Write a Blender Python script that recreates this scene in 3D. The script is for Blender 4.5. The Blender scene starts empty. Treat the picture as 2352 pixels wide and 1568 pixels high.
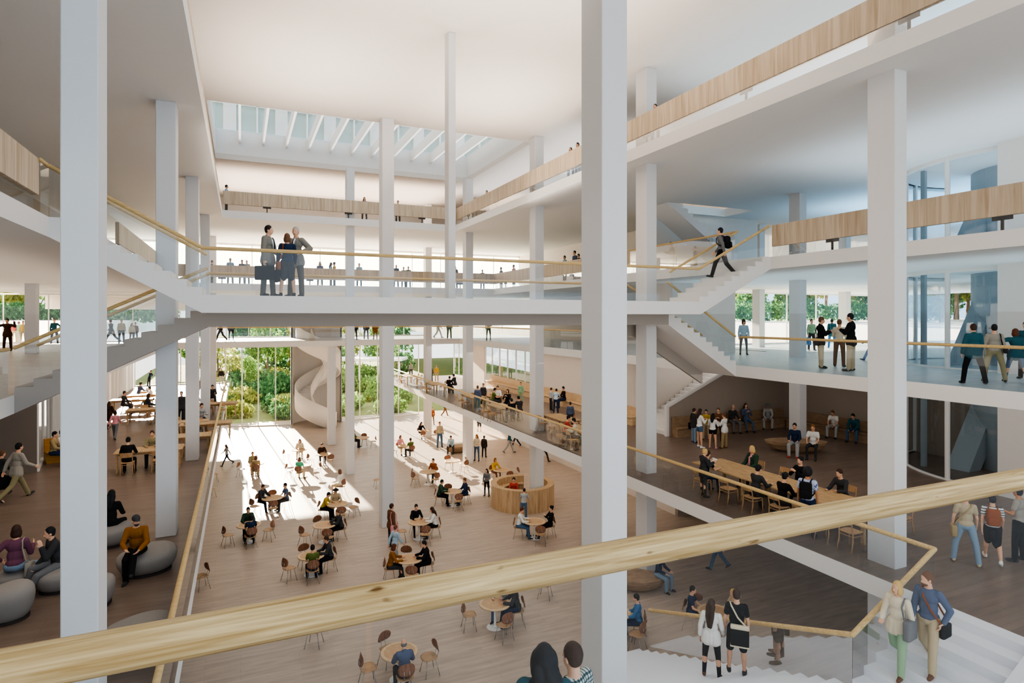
import bpy, bmesh, math, random
from mathutils import Vector, Matrix, Euler
random.seed(7)
R = math.radians
C = bpy.context.scene.collection
SC = bpy.context.scene
# ------------------------------------------------------------------ survey of the building
EYE = 9.49                      # eye height above the hall floor (m)
L0, L1, L2, L3, L4, CEIL = 0.0, 3.87, 7.74, 11.61, 15.48, 18.54
F, CX, CY, TH = 1395.0, 1176.0, 730.0, R(24.07)
CT, ST = math.cos(TH), math.sin(TH)
def at(px, py, z=0.0):
    "point of the level z that the photograph shows at px, py"
    zc = F * (EYE - z) / (py - CY); t = (px - CX) / F
    return Vector((zc * (t * CT + ST), zc * (CT - t * ST), z))
def xy_ratio(px):
    t = (px - CX) / F
    return (t * CT + ST) / (CT - t * ST)
def depth(p): return p[0] * ST + p[1] * CT

# ------------------------------------------------------------------ object helpers
def tag(o, label=None, cat=None, group=None, kind=None):
    if label: o['label'] = label
    if cat: o['category'] = cat
    if group: o['group'] = group
    if kind: o['kind'] = kind
    return o
def empty(name, loc=(0, 0, 0), rz=0.0, label=None, cat=None, group=None):
    o = bpy.data.objects.new(name, None); C.objects.link(o)
    o.location = loc; o.rotation_euler = (0, 0, rz); o.empty_display_size = .2
    return tag(o, label, cat, group)
def children(o): return [c for c in bpy.data.objects if c.parent == o]
def copy_tree(o, kids, loc, rz=0.0, label=None, group=None, scale=1.0):
    r = o.copy(); C.objects.link(r); r.location = loc; r.rotation_euler = (0, 0, rz); r.scale = (scale,) * 3
    if label: r['label'] = label
    if group: r['group'] = group
    for ch, gk in kids:
        c = ch.copy(); C.objects.link(c); c.parent = r
        for g in gk:
            d = g.copy(); C.objects.link(d); d.parent = c
    return r
def kid_list(o):
    return [(c, children(c)) for c in children(o)]

class MB:
    "collects shapes for ONE mesh object"
    def __init__(s): s.v = []; s.f = []; s.m = []; s.cur = 0
    def add(s, vs, fs):
        b = len(s.v); s.v += [tuple(v) for v in vs]
        for f in fs: s.f.append(tuple(b + i for i in f)); s.m.append(s.cur)
        return s
    def box(s, x0, x1, y0, y1, z0, z1):
        v = [(x, y, z) for z in (z0, z1) for y in (y0, y1) for x in (x0, x1)]
        return s.add(v, [(0, 2, 3, 1), (4, 5, 7, 6), (0, 1, 5, 4), (2, 6, 7, 3), (0, 4, 6, 2), (1, 3, 7, 5)])
    def rbox(s, x0, x1, y0, y1, z0, z1, b=.02, seg=2):
        bm = bmesh.new(); bmesh.ops.create_cube(bm, size=1)
        for v in bm.verts: v.co = Vector(((x0 + x1) / 2 + v.co.x * (x1 - x0), (y0 + y1) / 2 + v.co.y * (y1 - y0), (z0 + z1) / 2 + v.co.z * (z1 - z0)))
        bmesh.ops.bevel(bm, geom=bm.edges[:], offset=b, segments=seg, profile=.5, affect='EDGES')
        return s.bm(bm)
    def bm(s, bm, M=None):
        bm.verts.index_update(); vs = [(M @ v.co if M else v.co) for v in bm.verts]
        s.add(vs, [[v.index for v in f.verts] for f in bm.faces]); bm.free(); return s
    def prism(s, poly, a0, a1, ax='y'):
        n = len(poly)
        P = {'y': lambda p, a: (p[0], a, p[1]), 'x': lambda p, a: (a, p[0], p[1]), 'z': lambda p, a: (p[0], p[1], a)}[ax]
        return s.add([P(p, a0) for p in poly] + [P(p, a1) for p in poly],
                     [tuple(range(n))[::-1], tuple(range(n, 2 * n))] + [(i, (i + 1) % n, n + (i + 1) % n, n + i) for i in range(n)])
    def tube(s, pts, r, n=8, r2=None, cap=True):
        pts = [Vector(p) for p in pts]; m = len(pts); rings = []
        up = Vector((0, 0, 1))
        for i, p in enumerate(pts):
            d = (pts[min(i + 1, m - 1)] - pts[max(i - 1, 0)]).normalized()
            a = d.cross(up if abs(d.z) < .95 else Vector((1, 0, 0))).normalized(); b = a.cross(d).normalized()
            rr = r if r2 is None else r + (r2 - r) * i / max(1, m - 1)
            rings += [p + a * math.cos(2 * math.pi * k / n) * rr + b * math.sin(2 * math.pi * k / n) * rr for k in range(n)]
        fs = [(i * n + k, i * n + (k + 1) % n, (i + 1) * n + (k + 1) % n, (i + 1) * n + k) for i in range(m - 1) for k in range(n)]
        if cap: fs += [tuple(range(n))[::-1], tuple(range((m - 1) * n, m * n))]
        return s.add(rings, fs)
    def lathe(s, prof, c=(0, 0, 0), n=32, a0=0.0, a1=2 * math.pi):
        full = abs(a1 - a0 - 2 * math.pi) < 1e-6; k = n if full else n + 1; m = len(prof); vs = []
        for j in range(k):
            a = a0 + (a1 - a0) * j / n
            vs += [(c[0] + r * math.cos(a), c[1] + r * math.sin(a), c[2] + z) for r, z in prof]
        fs = [(j * m + i, ((j + 1) % k) * m + i, ((j + 1) % k) * m + i + 1, j * m + i + 1) for j in range(n) for i in range(m - 1)]
        return s.add(vs, fs)
    def ell(s, c, r, M=None, nu=12, nv=8):
        vs = [Vector((0, 0, r[2]))]
        for i in range(1, nv):
            p = math.pi * i / nv
            vs += [Vector((r[0] * math.sin(p) * math.cos(2 * math.pi * k / nu), r[1] * math.sin(p) * math.sin(2 * math.pi * k / nu), r[2] * math.cos(p))) for k in range(nu)]
        vs.append(Vector((0, 0, -r[2])))
        fs = [(0, 1 + k, 1 + (k + 1) % nu) for k in range(nu)]
        for i in range(nv - 2):
            b = 1 + i * nu
            fs += [(b + k, b + nu + k, b + nu + (k + 1) % nu, b + (k + 1) % nu) for k in range(nu)]
        b = 1 + (nv - 2) * nu; e = len(vs) - 1
        fs += [(b + k, e, b + (k + 1) % nu) for k in range(nu)]
        vs = [Vector(c) + v for v in vs]
        if M: vs = [M @ v for v in vs]
        return s.add(vs, fs)
    def cap(s, p0, r0, p1, r1, n=10):
        "tapered capsule, closed"
        p0, p1 = Vector(p0), Vector(p1); d = (p1 - p0)
        L = d.length; d = d / L if L > 1e-6 else Vector((0, 0, 1))
        a = d.cross(Vector((0, 0, 1)) if abs(d.z) < .9 else Vector((1, 0, 0))).normalized(); b = d.cross(a)
        prof = [(-r0, 0.0)] + [(-r0 * math.cos(R(x)), r0 * math.sin(R(x))) for x in (35, 65, 90)] + \
               [(L + r1 * math.cos(R(x)), r1 * math.sin(R(x))) for x in (90, 65, 35)] + [(L + r1, 0.0)]
        vs = [p0 + d * prof[0][0]]
        for h, rr in prof[1:-1]:
            vs += [p0 + d * h + a * rr * math.cos(2 * math.pi * k / n) + b * rr * math.sin(2 * math.pi * k / n) for k in range(n)]
        vs.append(p0 + d * prof[-1][0]); m = len(prof) - 2; e = len(vs) - 1
        fs = [(0, 1 + (k + 1) % n, 1 + k) for k in range(n)]
        for i in range(m - 1):
            q = 1 + i * n
            fs += [(q + k, q + (k + 1) % n, q + n + (k + 1) % n, q + n + k) for k in range(n)]
        q = 1 + (m - 1) * n
        fs += [(q + k, q + (k + 1) % n, e) for k in range(n)]
        return s.add(vs, fs)
    def mesh(s, name, mats, smooth=False):
        me = bpy.data.meshes.new(name); me.from_pydata(s.v, [], s.f)
        for m in (mats if isinstance(mats, (list, tuple)) else [mats]): me.materials.append(m)
        if max(s.m, default=0) > 0: me.polygons.foreach_set('material_index', s.m)
        if smooth: me.polygons.foreach_set('use_smooth', [True] * len(me.polygons))
        me.update(); return me
    def build(s, name, mats, parent=None, smooth=False, **kw):
        o = bpy.data.objects.new(name, s.mesh(name, mats, smooth)); C.objects.link(o)
        if parent: o.parent = parent
        return tag(o, **kw)
def fix_normals(o):
    bm = bmesh.new(); bm.from_mesh(o.data); bmesh.ops.recalc_face_normals(bm, faces=bm.faces[:]); bm.to_mesh(o.data); bm.free(); return o

# ------------------------------------------------------------------ materials
def srgb(h):
    c = [int(h[i:i + 2], 16) / 255 for i in (0, 2, 4)]
    return tuple(((x + .055) / 1.055) ** 2.4 if x > .04045 else x / 12.92 for x in c) + (1,)
def newmat(name):
    m = bpy.data.materials.new(name); m.use_nodes = True
    nt = m.node_tree; b = nt.nodes['Principled BSDF']
    return m, nt, b
def plain(name, hexc, rough=.7, metal=0.0, spec=.3, var=0.0, scale=3.0, bump=0.0):
    m, nt, b = newmat(name); col = srgb(hexc)
    b.inputs['Base Color'].default_value = col; b.inputs['Roughness'].default_value = rough
    b.inputs['Metallic'].default_value = metal; b.inputs['Specular IOR Level'].default_value = spec
    m.diffuse_color = col
    if var:
        tc = nt.nodes.new('ShaderNodeTexCoord'); n = nt.nodes.new('ShaderNodeTexNoise'); n.inputs['Scale'].default_value = scale
        n.inputs['Detail'].default_value = 4
        mx = nt.nodes.new('ShaderNodeMix'); mx.data_type = 'RGBA'; mx.blend_type = 'MIX'
        mx.inputs[6].default_value = tuple(c * (1 - var) for c in col[:3]) + (1,); mx.inputs[7].default_value = tuple(min(1, c * (1 + var)) for c in col[:3]) + (1,)
        nt.links.new(tc.outputs['Object'], n.inputs['Vector']); nt.links.new(n.outputs['Fac'], mx.inputs[0]); nt.links.new(mx.outputs[2], b.inputs['Base Color'])
        if bump:
            bp = nt.nodes.new('ShaderNodeBump'); bp.inputs['Strength'].default_value = bump; nt.links.new(n.outputs['Fac'], bp.inputs['Height']); nt.links.new(bp.outputs[0], b.inputs['Normal'])
    return m
def ramp(nt, stops):
    r = nt.nodes.new('ShaderNodeValToRGB'); e = r.color_ramp.elements
    while len(e) < len(stops): e.new(.5)
    for i, (p, c) in enumerate(stops): e[i].position = p; e[i].color = c if isinstance(c, tuple) else srgb(c)
    return r
def wood(name, c0, c1, scl=(1, 1, 1), rough=.55, scale=6.0, knots=False, rings=False):
    m, nt, b = newmat(name); m.diffuse_color = srgb(c1)
    tc = nt.nodes.new('ShaderNodeTexCoord'); mp = nt.nodes.new('ShaderNodeMapping'); mp.inputs['Scale'].default_value = scl
    nt.links.new(tc.outputs['Object'], mp.inputs['Vector'])
    n = nt.nodes.new('ShaderNodeTexNoise'); n.inputs['Scale'].default_value = scale; n.inputs['Detail'].default_value = 6; n.inputs['Distortion'].default_value = .6
    nt.links.new(mp.outputs[0], n.inputs['Vector'])
    r = ramp(nt, [(.3, c0), (.7, c1)]); nt.links.new(n.outputs['Fac'], r.inputs[0]); out = r.outputs[0]
    b.inputs['Roughness'].default_value = rough; b.inputs['Specular IOR Level'].default_value = .25
    if knots:
        v = nt.nodes.new('ShaderNodeTexNoise'); v.inputs['Scale'].default_value = 30; v.inputs['Detail'].default_value = 2
        mp2 = nt.nodes.new('ShaderNodeMapping'); mp2.inputs['Scale'].default_value = (.28, 1, 1); nt.links.new(tc.outputs['Object'], mp2.inputs['Vector']); nt.links.new(mp2.outputs[0], v.inputs['Vector'])
        r2 = ramp(nt, [(.69, (1, 1, 1, 1)), (.76, (.25, .17, .09, 1))]); nt.links.new(v.outputs['Fac'], r2.inputs[0])
        mx = nt.nodes.new('ShaderNodeMix'); mx.data_type = 'RGBA'; mx.blend_type = 'MULTIPLY'; mx.inputs[0].default_value = 1
        nt.links.new(out, mx.inputs[6]); nt.links.new(r2.outputs[0], mx.inputs[7]); out = mx.outputs[2]
    nt.links.new(out, b.inputs['Base Color'])
    bp = nt.nodes.new('ShaderNodeBump'); bp.inputs['Strength'].default_value = .12; bp.inputs['Distance'].default_value = .01
    nt.links.new(n.outputs['Fac'], bp.inputs['Height']); nt.links.new(bp.outputs[0], b.inputs['Normal'])
    return m
def floor_mat(name, dark, light, rough=.38, pw=.18, pl=2.4, rot=0.0, spec=.4):
    m, nt, b = newmat(name); m.diffuse_color = srgb(light)
    g = nt.nodes.new('ShaderNodeNewGeometry'); mp = nt.nodes.new('ShaderNodeMapping'); mp.inputs['Rotation'].default_value = (0, 0, rot)
    nt.links.new(g.outputs['Position'], mp.inputs['Vector'])
    br = nt.nodes.new('ShaderNodeTexBrick'); br.inputs['Scale'].default_value = 1; br.inputs['Brick Width'].default_value = pl; br.inputs['Row Height'].default_value = pw
    br.inputs['Mortar Size'].default_value = .004; br.offset = .37; br.inputs['Bias'].default_value = 0
    d, l = srgb(dark), srgb(light)
    br.inputs['Color1'].default_value = tuple(d[i] * .4 + l[i] * .6 for i in range(3)) + (1,); br.inputs['Color2'].default_value = l; br.inputs['Mortar'].default_value = d
    nt.links.new(mp.outputs[0], br.inputs['Vector'])
    n = nt.nodes.new('ShaderNodeTexNoise'); n.inputs['Scale'].default_value = 1.3; n.inputs['Detail'].default_value = 7
    mp2 = nt.nodes.new('ShaderNodeMapping'); mp2.inputs['Scale'].default_value = (.8, 5, 1); nt.links.new(mp.outputs[0], mp2.inputs['Vector']); nt.links.new(mp2.outputs[0], n.inputs['Vector'])
    rr = ramp(nt, [(.3, (.82, .82, .82, 1)), (.7, (1.08, 1.08, 1.08, 1))]); nt.links.new(n.outputs['Fac'], rr.inputs[0])
    mx = nt.nodes.new('ShaderNodeMix'); mx.data_type = 'RGBA'; mx.blend_type = 'MULTIPLY'; mx.inputs[0].default_value = 1
    nt.links.new(br.outputs['Color'], mx.inputs[6]); nt.links.new(rr.outputs[0], mx.inputs[7]); nt.links.new(mx.outputs[2], b.inputs['Base Color'])
    b.inputs['Roughness'].default_value = rough; b.inputs['Specular IOR Level'].default_value = spec
    return m
def glass_mat(name, tint, lo=.04, hi=.5, rough=.02):
    m, nt, b = newmat(name); nt.nodes.remove(b); o = nt.nodes['Material Output']; m.diffuse_color = tint
    t = nt.nodes.new('ShaderNodeBsdfTransparent'); t.inputs[0].default_value = tint
    g = nt.nodes.new('ShaderNodeBsdfGlossy'); g.inputs['Roughness'].default_value = rough; g.inputs['Color'].default_value = (1, 1, 1, 1)
    lw = nt.nodes.new('ShaderNodeLayerWeight'); lw.inputs[0].default_value = .35
    mr = nt.nodes.new('ShaderNodeMapRange'); mr.inputs['To Min'].default_value = lo; mr.inputs['To Max'].default_value = hi
    mx = nt.nodes.new('ShaderNodeMixShader'); nt.links.new(lw.outputs['Fresnel'], mr.inputs['Value']); nt.links.new(mr.outputs[0], mx.inputs[0])
    nt.links.new(t.outputs[0], mx.inputs[1]); nt.links.new(g.outputs[0], mx.inputs[2]); nt.links.new(mx.outputs[0], o.inputs[0])
    return m
M = {}
M['white'] = plain('white_plaster', 'e6e3df', .8, spec=.15, var=.015, scale=8)
M['wall'] = plain('wall_plaster', 'd8cfc6', .85, spec=.15, var=.02, scale=4)
M['taupe_wall'] = plain('taupe_wall_panel', 'a09387', .85, spec=.15, var=.03, scale=4)
M['dark_wall'] = plain('dark_wall_panel', '7b7168', .8, spec=.2, var=.03)
M['column'] = plain('column_paint', 'd6d5d4', .75, spec=.2, var=.012, scale=9)
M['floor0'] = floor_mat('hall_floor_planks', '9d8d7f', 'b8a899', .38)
M['shade'] = plain('white_paint_shaded', 'a8a097', .8, spec=.15)  # shade put into the colour: darker white for the lower deck and flight
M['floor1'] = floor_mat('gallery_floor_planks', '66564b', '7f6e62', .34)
M['floor2'] = floor_mat('pale_floor', '98928d', 'b4aea8', .4, .6, .6)
M['floor2b'] = floor_mat('pale_floor_blue_lit', 'a9b4ba', 'c3ccd1', .35, .6, .6)  # pale floor with the blue light of the right side tinted in
M['rail_glass_edge'] = glass_mat('balustrade_glass_edge', (.90, .945, .975, 1), .03, .95)
M['stair_cool'] = plain('cool_white_stair', 'e6e9f0', .7, spec=.2, var=.012, scale=12)
M['step'] = plain('pale_stone_step', 'dfdedd', .6, var=.02, scale=20)
M['rail_wood'] = wood('handrail_oak', 'bd9c66', 'd6bb88', (1, 12, 12), .5, 2.2)
M['rail_big'] = wood('handrail_oak_near', '9d7f50', 'd3ba8c', (.9, 26, 26), .55, 3.4, knots=True)
M['parapet'] = wood('parapet_veneer', 'b09a7f', 'd5c3ab', (3.2, 3.2, .16), .6, 3.0)
M['light_wood'] = wood('light_wood', 'b89670', 'd9bf9b', (2, 9, 9), .5, 3)
M['table_wood'] = wood('table_oak', 'a5845c', 'c9aa80', (8, 1, 8), .5, 3)
M['chair_wood'] = wood('chair_beech', 'aa825a', 'c8a47c', (5, 5, 1.2), .5, 4)
M['shell_back'] = wood('walnut_shell', '6f4b38', '8f6750', (4, 4, 1), .45, 4)
M['shell_seat'] = wood('oak_shell', 'a08060', 'c2a27e', (4, 1, 4), .45, 4)
M['bench_wood'] = wood('bench_wood', '8a7058', 'a88d70', (1, 1, 6), .55, 3)
M['honey_wood'] = wood('honey_bench', 'b07d38', 'd29d4f', (1, 1, 6), .5, 3)
M['metal'] = plain('chrome_leg', 'b9b4ad', .3, .9)
M['white_metal'] = plain('white_frame', 'ecebe8', .5)
M['dark_metal'] = plain('dark_gap', '4a4642', .6)
M['pouf'] = plain('grey_wool', '8d8985', .95, spec=.1, var=.06, scale=40, bump=.1)
M['pouf_base'] = plain('dark_felt', '3a3431', .9)
M['glass'] = glass_mat('clear_glass', (.93, .965, .985, 1), .02, .38)
M['rail_glass'] = glass_mat('balustrade_glass', (.90, .945, .975, 1), .025, .42)
M['blue_glass'] = glass_mat('tinted_glass', (.80, .87, .91, 1), .05, .4)
M['curtain'] = plain('sheer_curtain', 'f6f4f0', .9, spec=.05)
M['paving'] = plain('pale_paving', 'e4e0d8', .9, var=.03)
M['soil'] = plain('garden_soil', '76804c', .95, var=.25, scale=.8)
M['hedge'] = plain('hedge_green', '4c5a35', .9, var=.3, scale=2)
# ================================================================== SETTING: slabs, ceiling, walls
def structure(name, mb, mats, parent=None, smooth=False, **kw):
    o = fix_normals(mb.build(name, mats, parent, smooth)); return tag(o, kind='structure', **kw)
def slab(rects, top, th, topmat, name='floor', edge='white'):
    mb = MB()
    for x0, x1, y0, y1 in rects: mb.box(x0, x1, y0, y1, top - th, top)
    o = structure(name, mb, [M[edge], M[topmat]])
    for p in o.data.polygons:
        if p.normal.z > .9: p.material_index = 1
    return o
TS = .42
slab([(-45, 45, -5, 60)], L0, .3, 'floor0')
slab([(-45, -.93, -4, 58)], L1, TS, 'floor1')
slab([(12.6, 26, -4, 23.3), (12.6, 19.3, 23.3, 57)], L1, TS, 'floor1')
slab([(-45, -4.7, -4, 52)], L2, TS, 'floor2')
slab([(16.8, 45, -4, 26), (16.8, 45, 26, 30), (16.8, 25.4, 30, 58)], L2, TS, 'floor2b')
slab([(-4.7, 16.8, 48.5, 58.5)], L2, TS, 'floor2')
slab([(-4.7, 16.8, -4, 1.32)], L2, TS, 'floor2')
slab([(-45, -3.68, -4, 50)], L3, TS, 'floor2')
slab([(16.8, 45, -4, 30), (16.8, 25.4, 30, 50)], L3, TS, 'floor2b')
slab([(-3.68, 16.8, 41, 50)], L3, TS, 'floor2')
slab([(-45, -.93, -4, 50)], L4, TS, 'floor2')
slab([(12.65, 45, -4, 23.6), (12.65, 18.8, 23.6, 25.7), (24.3, 45, 23.6, 25.7), (12.65, 45, 25.7, 50)], L4, TS, 'floor2')
slab([(-.93, 12.65, 37.3, 50)], L4, TS, 'floor2')
SKX0, SKX1, SKY0, SKY1 = -1.3, 13.75, 28.2, 38.25
mb = MB()
for r in [(-45, 45, -4, SKY0), (-45, SKX0, SKY0, SKY1), (SKX1, 45, SKY0, SKY1), (-45, 45, SKY1, 51)]: mb.box(*r, CEIL, CEIL + .3)
structure('ceiling', mb, M['wall'])
mb = MB()                                                    # the skylight well and its fins
for r in [(SKX0 - .25, SKX0, SKY0, SKY1), (SKX1, SKX1 + .25, SKY0, SKY1), (SKX0 - .25, SKX1 + .25, SKY1, SKY1 + .25), (SKX0 - .25, SKX1 + .25, SKY0 - .25, SKY0)]:
    mb.box(*r, CEIL + .302, CEIL + 1.7)
for i in range(1, 12):
    x = SKX0 + (SKX1 - SKX0) * i / 12; mb.box(x - .06, x + .06, SKY0, SKY1, CEIL + 1.0, CEIL + 1.6)
wel = structure('trim_skylight', mb, M['white'])
mb = MB().box(SKX0, SKX1, SKY0, SKY1, CEIL + 1.62, CEIL + 1.64); structure('window_skylight', mb, M['glass'])

def wall(name, mat, *boxes):
    mb = MB()
    for b in boxes: mb.box(*b)
    return structure(name, mb, M[mat])
wall('wall_right', 'wall', (19.1, 19.3, 23.5, 57, 0, L1 - TS), (19.1, 19.3, 26.05, 39, L1, L2 - TS), (19.1, 19.3, 48.6, 54, L1, L2 - TS))
wall('wall_right_upper', 'wall', (24, 24.2, 26, 48, L2, L3 - TS), (23, 23.2, 26.2, 50, L3, L4 - TS), (20, 20.2, 26, 50, L4, CEIL))
wall('wall_side', 'taupe_wall', (26, 26.2, -4, 23.3, L1, L2 - TS), (26, 26.2, -4, 23.3, 0, L1 - TS), (19.1, 26, 23.3, 23.5, 0, L1 - TS))
mb = MB().prism([(18.5, L1), (26, L1), (26, L2 - TS), (23.45, L2 - TS), (18.5, L1 + 1.38)], 23.3, 23.42, 'y')
structure('wall_back', mb, M['taupe_wall'])
mb = MB().prism([(18.42, L1), (18.56, L1), (18.56, L1 + 1.38), (23.45, L2 - TS), (23.2, L2 - TS), (18.42, L1 + 1.46)], 23.27, 23.45, 'y')
structure('trim_stair', mb, M['white'])
wall('wall_stair_core', 'wall', (18.9, 22.9, 26, 26.15, L2, L3 - TS), (18.95, 22.9, 23.5, 23.6, L2, L3 - TS), (18.95, 19.05, 23.6, 26, L2, L3 - TS), (22.8, 22.9, 23.6, 26, L2, L3 - TS), (19.3, 25.9, 25.9, 26.05, L1, L2 - TS), (18.9, 27, 26.0, 26.15, L3, L4 - TS))
wall('wall_far_upper', 'wall', (-45, 25.4, 50, 50.2, L4, CEIL), (-45, -14, 50, 50.2, L3, L4 - TS), (4.2, 8.3, 58.6, 58.75, L2, L3 - TS))
wall('trim_far_sun_block', 'wall', (-14, 25, 58.4, 58.6, L3 - TS - 1.0, L3 - TS), (-14, 25, 50, 58.6, L3 - TS, L3 - TS + .25))  # header added to stop a stray sun band, with a roof strip
wall('wall_entrance', 'white', (21.9, 22.3, 3, 11.3, L1, L2 - TS), (21.9, 22.3, 3, 11.3, L2, L3 - TS), (21.9, 22.3, 3, 11.3, L3, L4 - TS))
wall('wall_left', 'dark_wall', (-9, -8.8, -4, 18, L1, L2 - TS), (-9, -8.8, -4, 50, L3, L4 - TS), (-6, -5.8, -4, 57, 0, L1 - TS))

def glazing(name, p0, p1, z0, z1, n, glass='glass', mull=.035, frame='white_metal', rail=True, parent_label=None):
    "a window wall between two plan points: mullions and one pane"
    p0, p1 = Vector((p0[0], p0[1], 0)), Vector((p1[0], p1[1], 0)); d = (p1 - p0); L = d.length; u = d / L; w = Vector((-u.y, u.x, 0))
    mb = MB()
    def bar(a, b, za, zb, t):
        q = [p0 + u * a - w * t, p0 + u * b - w * t, p0 + u * b + w * t, p0 + u * a + w * t]
        mb.prism([(v.x, v.y) for v in q], za, zb, 'z')
    for i in range(n + 1):
        a = L * i / n; bar(a - mull, a + mull, z0, z1, .045)
    bar(0, L, z0, z0 + .1, .06); bar(0, L, z1 - .1, z1, .06)
    o = structure(name, mb, M[frame])
    q = [p0, p1]
    g = MB(); g.add([(q[0].x, q[0].y, z0), (q[1].x, q[1].y, z0), (q[1].x, q[1].y, z1), (q[0].x, q[0].y, z1)], [(0, 1, 2, 3)])
    g.build('pane', M[glass], o)
    return o
ZT = L2 - TS
for nm, pts, n in (('window_1', [(-1.2, 58.6), (1.4, 57.6), (4.2, 57.1)], 2), ('window_2', [(8.4, 57.1), (11.9, 58.0), (16, 58.4)], 2)):
    for a, b in zip(pts, pts[1:]): glazing(nm, a, b, 0, ZT, n)
glazing('window_3', (-8, 57.9), (-1.2, 57.9), L1, ZT, 4)
glazing('window_4', (-4.7, 58.5), (4.2, 58.5), L2, L3 - TS - 1.0, 5)
glazing('window_5', (8.3, 58.5), (25, 58.5), L2, L3 - TS - 1.0, 8)
glazing('window_6', (19.2, 39), (19.2, 48.6), L1, ZT, 6)
glazing('window_7', (19.2, 54), (19.2, 57), L1, ZT, 2)
glazing('window_8', (-40, 52), (-4.7, 52), L2, L3 - TS, 14, mull=.03)
glazing('window_9', (25.4, 30), (45, 30), L2, L3 - TS, 7, mull=.03)
# gallery facade with sheer curtains
def curtain_wall(name, p0, p1, z0, z1, n):
    o = glazing(name, p0, p1, z0, z1, n)
    p0, p1 = Vector((*p0, 0)), Vector((*p1, 0)); d = p1 - p0; L = d.length; u = d / L; w = Vector((-u.y, u.x, 0))
    mb = MB(); N = int(L / .12); vs = []
    for i in range(N + 1):
        q = p0 + u * (L * i / N) + w * (.16 + .05 * math.sin(i * 2.1) + .03 * math.sin(i * .7)); vs += [(q.x, q.y, z0 + .02), (q.x, q.y, z1 - .02)]
    mb.add(vs, [(2 * i, 2 * i + 2, 2 * i + 3, 2 * i + 1) for i in range(N)])
    mb.build('curtain', M['curtain_t'], o, True); return o
m, nt, b = newmat('sheer_curtain_lit'); M['curtain_t'] = m
nt.nodes.remove(b); d_ = nt.nodes.new('ShaderNodeBsdfDiffuse'); d_.inputs[0].default_value = (.9, .89, .86, 1)
t_ = nt.nodes.new('ShaderNodeBsdfTranslucent'); t_.inputs[0].default_value = (.95, .94, .92, 1)
x_ = nt.nodes.new('ShaderNodeMixShader'); x_.inputs[0].default_value = .6; nt.links.new(d_.outputs[0], x_.inputs[1]); nt.links.new(t_.outputs[0], x_.inputs[2]); nt.links.new(x_.outputs[0], nt.nodes['Material Output'].inputs[0])
curtain_wall('window_10', (25.4, 50), (-14, 50), L3, L4 - TS, 16)
curtain_wall('window_11', (45, 30), (25.4, 30), L3, L4 - TS, 9)
curtain_wall('window_12', (-8, 57.5), (-8, 34), L1, ZT, 18)
# left glazed room under the lower flight
glazing('window_13', (-6.8, 27.4), (-7.9, 34), L1, ZT, 3)
wall('wall_left_room', 'dark_wall', (-16, -6.8, 27.3, 27.45, L1, ZT))

# spiral stair drum
mb = MB(); prof = [(2.05, 0.0), (2.05, L3 - TS), (2.2, L3 - TS), (2.2, 0)]
mb.lathe(prof, (6.25, 57.2, 0), 28, R(-8), R(188)); structure('wall_drum', mb, M['white'])

# rounded glass corner at the right
for z0, z1 in ((L1, ZT), (L2, L3 - TS), (L3, L4 - TS)):
    cxr, cyr, rr = 26.4, 12.4, 4.1
    pr = MB(); fr = MB(); A0, A1, N = R(196), R(70), 24
    pr.lathe([(rr, z0), (rr, z1)], (cxr, cyr, 0), N, A1, A0)
    for k in (0, .2, .46, .58, .8, 1):
        a = A0 + (A1 - A0) * k; x, y = cxr + rr * math.cos(a), cyr + rr * math.sin(a)
        fr.tube([(x, y, z0), (x, y, z1)], .085, 8)
    fr.lathe([(rr - .06, z1 - .14), (rr + .07, z1 - .14), (rr + .07, z1), (rr - .06, z1)], (cxr, cyr, 0), N, A1, A0)
    fr.lathe([(rr - .05, z0), (rr + .06, z0), (rr + .06, z0 + .05), (rr - .05, z0 + .05)], (cxr, cyr, 0), N, A1, A0)
    o = structure('window_14', fr, M['white_metal']); pr.build('pane', M['blue_glass'], o, True)
    co = MB().lathe([(2.1, z0), (2.1, z1)], (27.2, 12.6, 0), 24, R(215), R(120)); co.box(26.2, 27.0, 9.6, 10.3, z0, z1)
    co.prism([(24.2, z0), (24.9, z0), (27.2, z1 - .4), (26.3, z1 - .4)], 13.4, 14.2, 'y')
    co.box(23.6, 23.75, 14.6, 14.75, z0, z1)
    structure('wall_round_core', co, M['core'] if 'core' in M else M.setdefault('core', plain('blue_grey_core', 'a6b2b8', .7)))
# ================================================================== COLUMNS
def column(x0, x1, y0, y1, z0, z1, label, group='white square columns of the hall'):
    o = MB().rbox(x0, x1, y0, y1, z0, z1, .012, 1).build('column', M['column'])
    return tag(o, label, 'column', group)
column(-1.895, -1.525, 8.48, 9.0, L1, CEIL - .01 if False else L4 - TS, 'big white square column in the foreground at the left edge of the hall')
column(5.83, 6.365, 9.15, 9.87, 0, CEIL, 'big white square column in the foreground right of the footbridge')
for y, d in ((17.85, 'second in the left row, behind the lower end of the left stair'), (27.0, 'third in the left row'), (36.6, 'fourth in the left row'), (46.0, 'farthest in the left row')):
    column(-1.985, -1.525, y, y + .65, L1, L4 - TS, 'white square column ' + d)
column(5.83, 6.37, 27.4, 28.1, 0, CEIL, 'tall white column in the hall left of the sunlit strip of tables')
column(5.85, 6.32, 37.6, 38.2, 0, CEIL, 'tall white column in the hall under the far end of the skylight')
column(5.95, 6.5, 46.9, 47.5, 0, L2 - TS, 'white column in front of the spiral staircase')
column(6.0, 6.24, 18.35, 18.75, 9.67, CEIL, 'slender white post rising from the footbridge to the ceiling', 'slender posts')
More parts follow.
